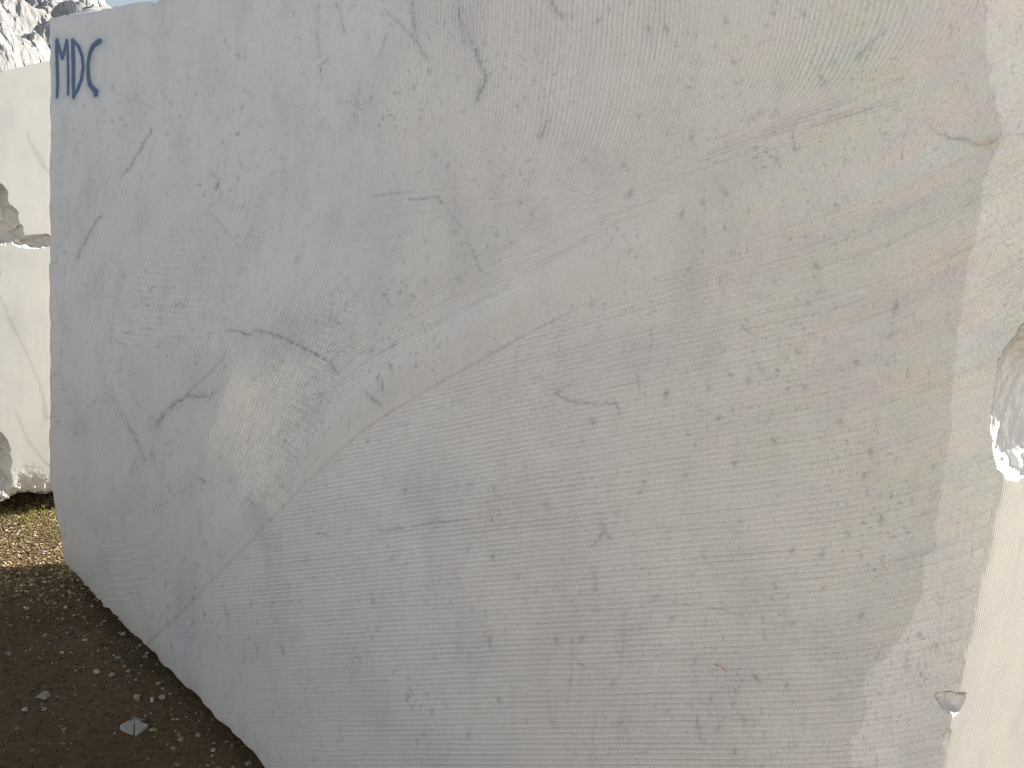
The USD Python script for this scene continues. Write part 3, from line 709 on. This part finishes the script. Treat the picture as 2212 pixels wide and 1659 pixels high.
gx, gy = ramp_axis(-3.4, -0.2, 0.016, 1500), ramp_axis(1.5, 5.0, 0.018, 1500)
GX, GY = np.meshgrid(gx, gy)
gz = ground_height(GX, GY)
gcol = np.tile(SOIL, (GX.size, 1)).reshape(*GX.shape, 3)
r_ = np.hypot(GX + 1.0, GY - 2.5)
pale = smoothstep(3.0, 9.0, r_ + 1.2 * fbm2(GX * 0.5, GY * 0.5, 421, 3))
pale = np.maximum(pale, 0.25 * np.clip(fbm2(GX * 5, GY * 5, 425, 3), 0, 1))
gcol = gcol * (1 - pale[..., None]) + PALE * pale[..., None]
gcol *= (1 + 0.35 * fbm2(GX * 9, GY * 9, 431, 3))[..., None]
gcol *= 1 + 0.15 * fbm2(GX * 2.1, GY * 2.1, 435, 2)[..., None] * np.array([-0.3, 0.6, -0.4])
ground = put('/World', 'ground', (np.stack([GX, GY, gz], -1).reshape(-1, 3), grid_faces(len(gy), len(gx))), soil_look, smooth=True, tone=np.clip(gcol.reshape(-1, 3), 0.01, 0.6))
tag(ground, 'dark brown soil of the quarry yard around the marble blocks', kind='structure')

az = np.radians(np.concatenate([np.linspace(-100, -29, 90)[:-1], np.linspace(-29, -21, 330), np.linspace(-21, 25, 70)[1:]]))
tr = np.concatenate([np.linspace(0, 0.35, 40)[:-1], np.linspace(0.35, 1.0, 300), np.linspace(1.0, 1.6, 30)[1:]])
AZ, TR = np.meshgrid(az, tr)
elev = np.interp(np.degrees(AZ), [-100, -60, -45, -30, -25.6, -23.4, -15, -5, 10, 25], [6.0, 11.0, 12.5, 9.6, 7.75, 6.95, 3.8, 2.0, 1.0, 0.6])
R0, R1 = 62.0, 84.0
crest = 1.6 + R1 * np.tan(np.radians(elev))
RR = R0 + (R1 - R0) * TR
HZ = np.where(TR <= 1, crest * TR ** 1.05, crest * (1 - 0.25 * (TR - 1)))
HX, HY = RR * np.sin(AZ), RR * np.cos(AZ)
P3 = np.stack([HX, HY, HZ], -1)
fade = smoothstep(0, 0.1, TR)
lump = 3.2 * noise3(P3 * np.array([0.30, 0.22, 0.3]) + 0.12 * noise3(P3 * 0.5, 503, 2)[..., None], 501, 3) + 0.22 * (0.5 - np.abs(noise3(P3 * np.array([1.1, 0.8, 0.8]), 511, 3))) + 0.13 * (0.4 - np.abs(noise3(P3 * 2.6, 521, 3))) + 0.04 * noise3(P3 * 8.0, 531, 2)
HZ = HZ + fade * lump * np.clip(crest / 6, 0.2, 1.3)
HY = HY + fade * 0.35 * noise3(P3 * 1.9, 541, 3)
hcol = np.array([0.36, 0.355, 0.35]) * (1 + 0.12 * noise3(P3 * 0.8, 551, 4))[..., None]
hill = put('/World', 'hill', (np.stack([HX, HY, HZ - 0.1], -1).reshape(-1, 3), grid_faces(len(tr), len(az), True)), hill_look, smooth=True, tone=np.clip(hcol.reshape(-1, 3), 0.05, 0.8))
tag(hill, 'steep white slope of marble quarry debris under the sky', kind='structure')

# added white wall, out of view, bouncing warm light onto the big block
qu, qz = np.meshgrid(np.linspace(L - 0.2, L + 8.0, 90), np.linspace(-0.1, 4.8, 48))
qp = np.stack([qu, qz, 0 * qu], -1)
qw = -4.0 + 0.10 * noise3(qp * 0.9, 561, 4) - 0.12 * np.floor(qz / 1.1) + 0.03 * noise3(qp * 5, 563, 3)
qx_ = local_to_world(qu, qw, qz)
quarry = put('/World', 'added_bounce_wall', (qx_.reshape(-1, 3), grid_faces(*qu.shape, True)), hill_look, smooth=True, tone=np.where(qz.reshape(-1, 1) > 1.1 + 0.2 * noise3(qp.reshape(-1, 3) * 2, 567, 2)[:, None], (0.68, 0.645, 0.58), (0.14, 0.10, 0.065)))
tag(quarry, 'added unseen white stepped wall bouncing warm sunlight onto the big block', kind='structure')

# ------------------------------------------------------------------ the big sawn block
block = UsdGeom.Xform.Define(stage, numbered('/World/marble_block'))
block.AddTranslateOp().Set(Gf.Vec3d(P0[0], P0[1], 0))
block.AddRotateZOp().Set(math.degrees(math.atan2(T[1], T[0])))
tag(block.GetPrim(), 'huge white marble block filling the picture, sawn face in shade with blue MDC letters', 'marble block')
BP = str(block.GetPath())
verts, faces, stone, pha, mka, phb, mkb, off = [], [], [], [], [], [], [], 0
FRACTURE = np.array([0.79, 0.80, 0.81])
RUST = np.array([0.40, 0.30, 0.17])
for k, (fu, fw_, fz, flip) in enumerate(box_faces(us, ws, zs)):
    u, w, z, mask, rust, qx, qy = deform(fu, fw_, fz)
    nv = len(u)
    if k == 0:
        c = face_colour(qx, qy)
        pa, ma, pb, mb = saw_marks(qx, qy)
    else:
        c = np.tile([0.735, 0.715, 0.675], (nv, 1))
        pa, ma, pb, mb = (np.zeros((nv, 3)) for _ in range(4))
        if k == 1:                                         # sawn end: streaks running with the upright edge
            wd, zd = fw_.ravel(), fz.ravel()
            st = fbm2((wd + 0.06 * zd) * 90, zd * 1.2, 601, 4, 0.65)
            c = c * (1 + 0.06 * st)[:, None]
            sp = np.clip(fbm2(wd * 40, zd * 14, 611, 3) - 0.35, 0, 1)
            c = c * (1 - 0.5 * sp)[:, None]
            pa[:, 0] = 2 * np.pi * (wd + 0.06 * zd) / 0.006 + 2 * fbm2(wd * 9, zd * 2, 621, 2)
            ma[:, 0] = 0.10 * (0.6 + 0.8 * fbm2(wd * 30, zd * 3, 625, 2))
    k1 = (mask * (0.92 + 0.1 * noise3(np.stack([u, w, z], -1) * 30, 631, 2)))[:, None]
    c = c * (1 - k1) + FRACTURE * k1
    c = c * (1 - rust[:, None]) + RUST * rust[:, None]
    ma = ma * (1 - mask[:, None])
    mb = mb * (1 - mask[:, None])
    verts.append(np.stack([u, w, z], -1))
    faces.append(grid_faces(*fu.shape, flip) + off)
    off += nv
    stone.append(c), pha.append(pa), mka.append(ma), phb.append(pb), mkb.append(mb)
V, FA = np.vstack(verts), np.vstack(faces)
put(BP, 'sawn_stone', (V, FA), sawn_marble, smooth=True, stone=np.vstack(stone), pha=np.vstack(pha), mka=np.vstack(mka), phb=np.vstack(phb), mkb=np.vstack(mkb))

# sprayed letters: a skin of paint lying on the stone
LETTER = ['letter M', 'letter D', 'letter C']
for k, (x0, x1) in enumerate(((115, 155), (150, 188), (182, 224))):
    X, Y = np.meshgrid(np.arange(x0, x1, 0.55), np.arange(80, 216, 0.8))
    f = stroke_field(X + 0.8 * fbm2(X / 3, Y / 3, 701, 2), Y + 0.8 * fbm2(X / 3, Y / 3, 705, 2), k)
    cover = (1 - smoothstep(-1.6, 1.2, f)) * 0.97
    u, z = on_face(X, Y)
    w = -relief(X.ravel(), Y.ravel()).reshape(X.shape) * smoothstep(0, 0.02, u) - 0.0012
    fc = grid_faces(*X.shape, True)
    keep = (cover.ravel()[fc] > 0.02).any(1)
    fc = fc[keep]
    idx, inv = np.unique(fc, return_inverse=True)
    vv = np.stack([u.ravel(), w.ravel(), z.ravel()], -1)[idx]
    pr = put(BP, 'letter', (vv, inv.reshape(-1, 3)), paint_look, smooth=True, cover=cover.ravel()[idx])
    tag(pr, f'blue spray-painted {LETTER[k]}')

# a red fibre caught on the face
pts = np.array([(1543, 1433), (1548, 1437), (1556, 1439), (1563, 1444), (1570, 1451)], float)
u, z = on_face(pts[:, 0], pts[:, 1])
w = -relief(pts[:, 0], pts[:, 1]) - 0.001
path = np.stack([u, w, z], -1)
fib = trimesh.creation.sweep_polygon(trimesh.path.polygons.Point(0, 0).buffer(0.0005, 6) if hasattr(trimesh.path.polygons, 'Point') else __import__('shapely').Point(0, 0).buffer(0.0005, 6), path)
tag(put(BP, 'fibre', fib, red_look), 'short red fibre stuck to the face')

# ------------------------------------------------------------------ the block behind, at the left
# its face is parallel to the sunlit end of the big block: local x runs along IN, local y goes back along -T
base_px = on_ground(57, 1118, 0.0)
B0 = base_px.copy()


def on_left(px, py):
    c = ray((px, py))
    k = ((B0 - EYE) @ T) / (c @ T)
    w = EYE + c * k
    return float((w - B0) @ IN), float(w[2])


lx0 = on_left(0, 600)[0] - 1.1
lx1 = on_left(106, 600)[0] + 1.5
zb = on_left(57, 1071)[1]
t0, t1 = on_left(0, 157), on_left(106, 130)
slope = (t1[1] - t0[1]) / (t1[0] - t0[0])
print('left block', lx0, lx1, 'bottom', zb, 'top', t0, t1)
bxa, bxb = on_left(0, 600)[0], on_left(106, 600)[0]
xs = np.concatenate([np.linspace(lx0, bxa - 0.05, 110)[:-1], np.linspace(bxa - 0.05, bxb + 0.03, 150), np.linspace(bxb + 0.03, lx1, 30)[1:]])
zl = np.linspace(0, 1, 560)
wl = np.concatenate([np.linspace(0, 0.3, 40), np.linspace(0.3, 1.5, 16)[1:]])
block2 = UsdGeom.Xform.Define(stage, numbered('/World/marble_block'))
block2.AddTranslateOp().Set(Gf.Vec3d(B0[0], B0[1], 0))
block2.AddRotateZOp().Set(math.degrees(math.atan2(IN[1], IN[0])))
tag(block2.GetPrim(), 'sunlit cream marble block with a broken face, standing behind the lettered block at the left', 'marble block')
verts, faces, stone, off = [], [], [], 0
CHIPS = []


def lp(px, py):
    return on_left(px, py)


for (cx_, cy_, rx_px, ry_px, depth, sd) in ((-16, 448, 40, 52, 0.14, 801), (-4, 482, 44, 46, 0.12, 802), (22, 503, 34, 22, 0.07, 803), (74, 522, 42, 13, 0.04, 804), (-40, 600, 47, 60, 0.12, 805), (-10, 1015, 39, 62, 0.14, 806), (-70, 760, 60, 260, 0.2, 807), (-4, 424, 24, 34, 0.08, 808), (97, 520, 14, 15, 0.03, 809)):
    a, b = lp(cx_, cy_), lp(cx_ + 10, cy_ + 10)
    sc = abs(b[0] - a[0]) / 10, abs(b[1] - a[1]) / 10
    CHIPS.append((a[0], a[1], rx_px * sc[0], ry_px * sc[1], depth, sd))
for k, (fu, fw_, fz, flip) in enumerate(box_faces(xs, wl, zl)):
    u, w, s = fu.ravel().copy(), fw_.ravel().copy(), fz.ravel().copy()
    u0, w0, s0 = u.copy(), w.copy(), s.copy()
    top = np.clip(t0[1] + slope * (u - t0[0]), t0[1] - 0.3, t1[1] + 0.12)
    p = np.stack([u0, w0, s0 * 1.8], -1)
    top = top + 0.004 * noise3(p * np.array([14, 14, 0]), 811, 4) + 0.02 * noise3(p * np.array([3, 3, 0]), 815, 3) * smoothstep(0, 0.2, w0) - 0.18 * smoothstep(0, 0.25, w0)
    bot = zb + 0.022 * noise3(p * np.array([9, 9, 0]), 821, 4, 0.6) + 0.01 * smoothstep(0, 0.3, w0) - 0.03 * np.clip((bxa + 0.07 - u0) / 0.1, 0, 1) * np.exp(-w0 / 0.1)
    z = bot + (top - bot) * s0
    w = w - 0.004 * noise3(p * 1.5, 831, 3) * np.exp(-w0 / 0.1)
    # ragged lower lip
    lip = np.exp(-(z - bot) / 0.035) * np.exp(-w0 / 0.05)
    w = w + lip * (0.03 + 0.035 * noise3(p * np.array([18, 18, 18]), 841, 4, 0.6))
    mask = lip * 0.6 * (k == 0)
    for cu, cz, ru, rz, dp, sd in CHIPS:
        u, w, z, m = scoop(u, w, z, (cu, -0.01, cz), (ru, dp, rz), (0, 1, 0), sd, 0.5, 0.9 / max(min(ru, rz), 0.02) ** 0.8)
        mask = np.maximum(mask, m)
    q = np.stack([u, w, z], -1)
    brk = np.clip(mask * 1.6, 0, 1)
    w = w + brk * (0.045 * (0.4 - np.abs(noise3(q * np.array([13, 9, 13]), 861, 4, 0.6))) + 0.014 * noise3(q * 55, 863, 3, 0.6))
    z = z + brk * 0.012 * noise3(q * 30, 865, 3)
    c = np.tile([0.68, 0.685, 0.665], (len(u), 1)) * (1 + 0.05 * fbm2(u * 70, z * 6, 867, 4, 0.6))[:, None]
    if k == 0:
        qx, qy = project(B0 * np.array([1, 1, 0]) + u0[:, None] * IN + z[:, None] * np.array([0, 0, 1.0]))
        v = np.clip(fbm2(qx / 14 + 0.4 * qy / 14, qy / 40, 851, 4, 0.6) - 0.22, 0, 1) * 0.35
        for pts in ([(0, 640), (22, 690), (45, 735), (70, 790), (92, 850), (104, 905)], [(35, 890), (60, 950), (85, 985), (110, 1010)], [(60, 290), (85, 350), (104, 372)], [(84, 840), (95, 880), (100, 905)], [(80, 330), (106, 372)], [(10, 660), (30, 715)]):
            d, a, tot = seg_distance(qx + 5 * fbm2(qx / 12, qy / 12, 855, 3), qy + 5 * fbm2(qx / 12, qy / 12, 857, 3), pts)
            v = np.maximum(v, 0.2 * np.exp(-(d / 1.8) ** 2) + 0.10 * np.exp(-(d / 6) ** 2))
        c = c * (1 - 0.62 * v[:, None] * np.array([1, 0.98, 0.92]))
    c = c * (1 - mask[:, None]) + mask[:, None] * np.array([0.72, 0.71, 0.69])
    verts.append(np.stack([u, w, z], -1))
    faces.append(grid_faces(*fu.shape, flip) + off)
    off += len(u)
    stone.append(c)
put(str(block2.GetPath()), 'sawn_stone', (np.vstack(verts), np.vstack(faces)), rough_marble, smooth=35 if False else True, stone=np.vstack(stone))

# ------------------------------------------------------------------ gravel, grass, stones, weeds
rng = np.random.default_rng(11)


def in_view(x, y, margin=40):
    px, py = project(np.stack([x, y, np.zeros_like(x)], -1))
    return (px > -margin) & (px < 720) & (py < 1659 + 3 * margin) & (py > 1000)


def pebble_cloud(n, xr, yr, keep, size, palette, seed, flat=0.6):
    g = np.random.default_rng(seed)
    ico = trimesh.creation.icosphere(subdivisions=0)
    x, y = g.uniform(*xr, n), g.uniform(*yr, n)
    ok = keep(x, y) & (((np.stack([x, y], -1) - P0[:2]) @ IN[:2]) < 0.25) | (keep(x, y) & (((np.stack([x, y], -1) - P0[:2]) @ T[:2]) < -0.02))
    x, y = x[ok], y[ok]
    m = len(x)
    r = size[0] * (size[1] / size[0]) ** (g.random(m) ** 2.2)
    base = np.asarray(ico.vertices)
    v = base[None] * (1 + 0.35 * (g.random((m, len(base), 1)) - 0.5)) * r[:, None, None] * np.stack([g.uniform(0.7, 1.3, m), g.uniform(0.7, 1.3, m), np.full(m, flat) * g.uniform(0.7, 1.3, m)], -1)[:, None]
    th = g.uniform(0, 2 * np.pi, m)
    c, s = np.cos(th)[:, None], np.sin(th)[:, None]
    v = np.stack([v[..., 0] * c - v[..., 1] * s, v[..., 0] * s + v[..., 1] * c, v[..., 2]], -1)
    v += np.stack([x, y, ground_height(x, y) + 0.25 * r], -1)[:, None]
    f = (np.asarray(ico.faces)[None] + (np.arange(m) * len(base))[:, None, None]).reshape(-1, 3)
    col = np.asarray(palette)[g.integers(0, len(palette), m)] * g.uniform(0.65, 1.2, (m, 1))
    return v.reshape(-1, 3), f, np.repeat(col, len(base), 0)


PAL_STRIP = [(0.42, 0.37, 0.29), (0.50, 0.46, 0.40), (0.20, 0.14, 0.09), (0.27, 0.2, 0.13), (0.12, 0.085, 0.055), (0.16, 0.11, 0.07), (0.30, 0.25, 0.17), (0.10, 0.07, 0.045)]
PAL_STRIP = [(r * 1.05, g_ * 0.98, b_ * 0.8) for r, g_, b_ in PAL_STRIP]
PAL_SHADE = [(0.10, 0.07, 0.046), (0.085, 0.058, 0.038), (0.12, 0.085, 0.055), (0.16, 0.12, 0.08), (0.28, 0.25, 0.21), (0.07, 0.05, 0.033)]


def strip_far(x, y):
    py = project(np.stack([x, y, np.zeros_like(x)], -1))[1] + 40 * fbm2(x * 4, y * 4, 911, 3)
    return in_view(x, y, 130) & (y > 2.8) & (y < 4.6) & (np.random.default_rng(3).random(x.shape) > smoothstep(1225, 1330, py) * 0.95)


def near_part(x, y):
    return in_view(x, y, 130) & (y <= 3.9)


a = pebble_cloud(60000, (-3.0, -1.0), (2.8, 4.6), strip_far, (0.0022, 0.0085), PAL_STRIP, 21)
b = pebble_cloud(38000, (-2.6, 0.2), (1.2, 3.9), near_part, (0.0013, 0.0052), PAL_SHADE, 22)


def along_base(x, y):
    d = (np.stack([x, y], -1) - P0[:2]) @ IN[:2]
    return in_view(x, y, 130) & (np.abs(d + 0.05) < 0.09 + 0.05 * fbm2(x * 5, y * 5, 931, 2)) & (((np.stack([x, y], -1) - P0[:2]) @ T[:2]) > 0.02)


c = pebble_cloud(14000, (-2.2, 0.4), (1.2, 3.9), along_base, (0.0015, 0.011), [(0.20, 0.16, 0.12), (0.13, 0.095, 0.06), (0.32, 0.30, 0.27), (0.10, 0.07, 0.045)], 23)
gv = np.vstack([a[0], b[0], c[0]])
gf = np.vstack([a[1], b[1] + len(a[0]), c[1] + len(a[0]) + len(b[0])])
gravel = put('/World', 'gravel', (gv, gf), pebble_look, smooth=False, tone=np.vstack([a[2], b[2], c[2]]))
tag(gravel, 'small brown and cream gravel scattered over the soil', 'gravel', kind='stuff')
print('pebbles', len(gf) // 20)


def blades(n, xr, yr, keep, length, tones, seed, lean=0.7):
    g = np.random.default_rng(seed)
    x, y = g.uniform(*xr, n), g.uniform(*yr, n)
    ok = keep(x, y) & (fbm2(x * 6, y * 6, 901, 3) + g.uniform(-0.5, 0.5, n) > 0.05) & ((((np.stack([x, y], -1) - P0[:2]) @ IN[:2]) < 0.02) | (((np.stack([x, y], -1) - P0[:2]) @ T[:2]) < -0.02))
    x, y = x[ok], y[ok]
    m = len(x)
    ln = g.uniform(*length, m)
    th = g.uniform(0, 2 * np.pi, m)
    d = np.stack([np.cos(th), np.sin(th)], -1)
    le = g.uniform(0.2, 1.0, m) * lean
    wd = g.uniform(0.0008, 0.0018, m)
    pts = []
    base = np.stack([x, y, ground_height(x, y)], -1)
    side = np.stack([-d[:, 1], d[:, 0], np.zeros(m)], -1)
    for t in (0, 0.5, 1.0):
        bend = le * t * t
        c = base + np.concatenate([d * (ln * bend)[:, None], (ln * t * (1 - 0.45 * le * t))[:, None]], 1)
        ww = (wd * (1 - 0.85 * t))[:, None]
        pts += [c - side * ww, c + side * ww]
    v = np.stack(pts, 1)
    q = np.array([[0, 1, 3], [0, 3, 2], [2, 3, 5], [2, 5, 4]])
    f = (q[None] + (np.arange(m) * 6)[:, None, None]).reshape(-1, 3)
    col = np.asarray(tones)[g.integers(0, len(tones), m)] * g.uniform(0.7, 1.25, (m, 1))
    return v.reshape(-1, 3), f, np.repeat(col, 6, 0)


TONES = [(0.30, 0.26, 0.11), (0.22, 0.21, 0.07), (0.36, 0.30, 0.15), (0.16, 0.18, 0.05)]


def grassy(x, y):
    py = project(np.stack([x, y, np.zeros_like(x)], -1))[1] + 60 * fbm2(x * 3, y * 3, 921, 3)
    return in_view(x, y, 120) & (np.random.default_rng(4).random(x.shape) > smoothstep(1215, 1300, py) * 0.96)


a = blades(26000, (-3.0, -1.2), (2.9, 4.7), grassy, (0.012, 0.045), TONES, 31, 1.3)
b = blades(5000, (-2.6, 0.2), (1.2, 3.2), lambda x, y: in_view(x, y, 160), (0.01, 0.04), [(0.10, 0.085, 0.04), (0.075, 0.08, 0.03), (0.13, 0.10, 0.05)], 32, 1.3)
grass = put('/World', 'grass', (np.vstack([a[0], b[0]]), np.vstack([a[1], b[1] + len(a[0])])), grass_look, smooth=True, tone=np.vstack([a[2], b[2]]))
tag(grass, 'sparse dry yellow grass growing between the gravel', 'grass', kind='stuff')


def stone_mesh(seed, sx_, sy_, sz_, n=14):
    g = np.random.default_rng(seed)
    p = g.normal(size=(n, 3))
    p /= np.linalg.norm(p, axis=1, keepdims=True)
    p *= g.uniform(0.8, 1.1, (n, 1))
    h = trimesh.convex.convex_hull(p * np.array([sx_, sy_, sz_]))
    h = h.subdivide().subdivide()
    v = np.asarray(h.vertices)
    k = noise3(v / max(sx_, sy_) * 2.2, seed, 3)
    h.vertices = v * (1 + 0.12 * k[:, None])
    h.vertices[:, 2] -= h.vertices[:, 2].min() + 0.3 * sz_
    return h


STONES = [  # pixel, width, depth, height in pixels, tone, name, label, category
    (95, 1507, 17, 14, 5, (0.30, 0.27, 0.22), 'stone', 'flat round grey-white stone lying alone at the left of the shaded ground', 'stone'),
    (296, 1511, 11, 9, 7, (0.30, 0.22, 0.14), 'stone', 'tan pebble, leftmost of the row of three near the block edge', 'stone'),
    (329, 1515, 7, 11, 8, (0.42, 0.40, 0.37), 'stone', 'pale upright-looking stone, middle of the row of three near the block edge', 'stone'),
    (350, 1511, 9, 9, 6, (0.30, 0.28, 0.25), 'stone', 'grey pointed stone, rightmost of the row of three near the block edge', 'stone'),
    (210, 1453, 7, 9, 6, (0.32, 0.30, 0.20), 'stone', 'pale olive stone alone in the middle of the shaded soil', 'stone'),
    (20, 1413, 9, 8, 6, (0.20, 0.19, 0.16), 'stone', 'small grey stone at the very left edge of the shaded ground', 'stone'),
    (342, 1480, 9, 6, 5, (0.24, 0.21, 0.11), 'stone', 'ochre stone closest above the row of three by the block', 'stone'),
    (391, 1599, 8, 7, 6, (0.27, 0.24, 0.20), 'stone', 'buff stone below the marble flakes towards the block edge', 'stone'),
    (429, 1590, 7, 6, 5, (0.27, 0.25, 0.22), 'stone', 'small grey stone lying nearest to the lower block edge', 'stone'),
    (55, 1538, 8, 6, 5, (0.36, 0.34, 0.30), 'stone', 'small whitish stone below and left of the flat round stone', 'stone'),
    (95, 1538, 6, 5, 4, (0.36, 0.34, 0.31), 'stone', 'small whitish stone straight below the flat round stone', 'stone'),
    (331, 1579, 11, 7, 5, (0.30, 0.28, 0.18), 'stone', 'yellowish stone touching the right tip of the marble flakes', 'stone'),
    (376, 1556, 6, 6, 4, (0.26, 0.18, 0.13), 'stone', 'reddish-brown pebble between the marble flakes and the block edge', 'stone'),
    (36, 1577, 8, 5, 3, (0.24, 0.13, 0.06), 'stone', 'orange-brown pebble at the lower left of the shaded ground', 'stone'),
    (138, 1580, 6, 5, 4, (0.24, 0.21, 0.18), 'stone', 'dull grey pebble left of the marble flakes', 'stone'),
    (321, 1640, 7, 4, 3, (0.26, 0.12, 0.06), 'stone', 'orange-brown pebble at the bottom of the picture below the flakes', 'stone'),
]
for k, (px, py, wx_, dy_, hz_, tone, nm, label, cat) in enumerate(STONES):
    w = on_ground(px, py)
    s = np.linalg.norm(w - EYE) / F * 0.92
    ms = stone_mesh(1000 + k, wx_ * s, dy_ * s * 1.2, hz_ * s)
    x = UsdGeom.Xform.Define(stage, numbered('/World/' + nm))
    x.AddTranslateOp().Set(Gf.Vec3d(w[0], w[1], float(ground_height(w[0], w[1]))))
    x.AddRotateZOp().Set(float((k * 67) % 360) * 0.2)
    tag(x.GetPrim(), label, cat)
    put(str(x.GetPath()), 'rock', ms, pebble_look, smooth=40, tone=None) if False else None
    v, f, n_ = meshkit.arrays(ms, False)
    put(str(x.GetPath()), 'rock', ms, pebble_look, smooth=True, tone=np.tile(tone, (len(v), 1)))

# thin angular flakes of white marble
FLAKES = [
    ([(262, 1576), (276, 1571), (287, 1570), (286, 1590), (272, 1585)], 'white pointed marble flake, left half of the pair below the triangular flake'),
    ([(291, 1568), (302, 1573), (318, 1577), (306, 1584), (293, 1592)], 'white pointed marble flake, right half of the pair below the triangular flake'),
    ([(285, 1554), (312, 1562), (299, 1571), (289, 1564)], 'grey triangular marble flake lying above the white pair'),
]
for k, (pp, label) in enumerate(FLAKES):
    w = np.array([on_ground(a_, b_)[:2] for a_, b_ in pp])
    c0 = w.mean(0)
    import shapely
    poly = shapely.Polygon(w - c0).buffer(0.002, 2)
    ms = trimesh.creation.extrude_polygon(poly, 0.009)
    ms = ms.subdivide().subdivide()
    v = np.asarray(ms.vertices)
    ms.vertices = v + 0.003 * noise3(v * 60, 1100 + k, 2)[:, None] * np.array([1, 1, 1.0]) + np.stack([0 * v[:, 0], 0 * v[:, 0], 0.25 * v[:, 1] * (1 if k < 2 else -0.5)], -1)
    x = UsdGeom.Xform.Define(stage, numbered('/World/marble_flake'))
    x.AddTranslateOp().Set(Gf.Vec3d(c0[0], c0[1], float(ground_height(c0[0], c0[1])) + 0.004))
    tag(x.GetPrim(), label, 'marble flake')
    put(str(x.GetPath()), 'rock', ms, pebble_look, smooth=False, tone=np.tile((0.33, 0.33, 0.30) if k < 2 else (0.22, 0.22, 0.20), (len(v), 1)))


def weed(px_base, py_base, py_top, px_top, label, seed, side=4):
    g = np.random.default_rng(seed)
    w = on_ground(px_base, py_base)
    s = np.linalg.norm(w - EYE) / F
    hgt = (py_base - py_top) * s * 1.02
    right = np.array([math.cos(-0.4), math.sin(-0.4), 0])
    tip = np.array([0, 0, hgt]) + right * (px_top - px_base) * s
    x = UsdGeom.Xform.Define(stage, numbered('/World/weed'))
    x.AddTranslateOp().Set(Gf.Vec3d(w[0], w[1], float(ground_height(w[0], w[1])) - 0.002))
    tag(x.GetPrim(), label, 'weed')
    base = str(x.GetPath())

    def blade(a, b, w0, bend):
        ts = np.linspace(0, 1, 6)
        mid = a + (b - a) * ts[:, None] + bend * (ts * (1 - ts))[:, None]
        q = np.cross(b - a, [0.3, -0.9, 0.2])
        q = unit(q)
        ww = w0 * (1 - ts * 0.9)[:, None]
        v = np.empty((12, 3))
        v[0::2], v[1::2] = mid - q * ww, mid + q * ww
        f = np.array([[2 * i, 2 * i + 1, 2 * i + 3] for i in range(5)] + [[2 * i, 2 * i + 3, 2 * i + 2] for i in range(5)])
        return v, f
    v, f = blade(np.zeros(3), tip, 0.0035, right * 0.01)
    put(base, 'stem', (v, f), grass_look, smooth=True, tone=np.tile((0.30, 0.32, 0.10), (len(v), 1)))
    for i in range(side):
        t = g.uniform(0.45, 0.92)
        a = tip * t
        sgn = -1 if i % 2 else 1
        b = a + right * sgn * hgt * g.uniform(0.15, 0.32) + np.array([0, 0, hgt * g.uniform(0.1, 0.3)])
        v, f = blade(a, b, 0.0045, np.array([0, 0, 0.01]))
        put(base, 'leaf', (v, f), grass_look, smooth=True, tone=np.tile((0.38, 0.39, 0.12), (len(v), 1)))


weed(70, 1130, 1097, 75, 'green weed with forked top against the dark gap, left of the tallest weed', 1201, 5)
weed(92, 1128, 1091, 97, 'tallest green weed standing against the dark gap under the left block', 1202, 5)
weed(113, 1122, 1100, 112, 'thin bare stalk right of the tallest weed near the big block', 1203, 1)
weed(45, 1132, 1113, 50, 'short bushy weed left of the forked one at the edge of the sunlit gravel', 1204, 6)
weed(62, 1150, 1118, 58, 'low yellow-green weed in front of the forked one on the sunlit gravel', 1205, 4)
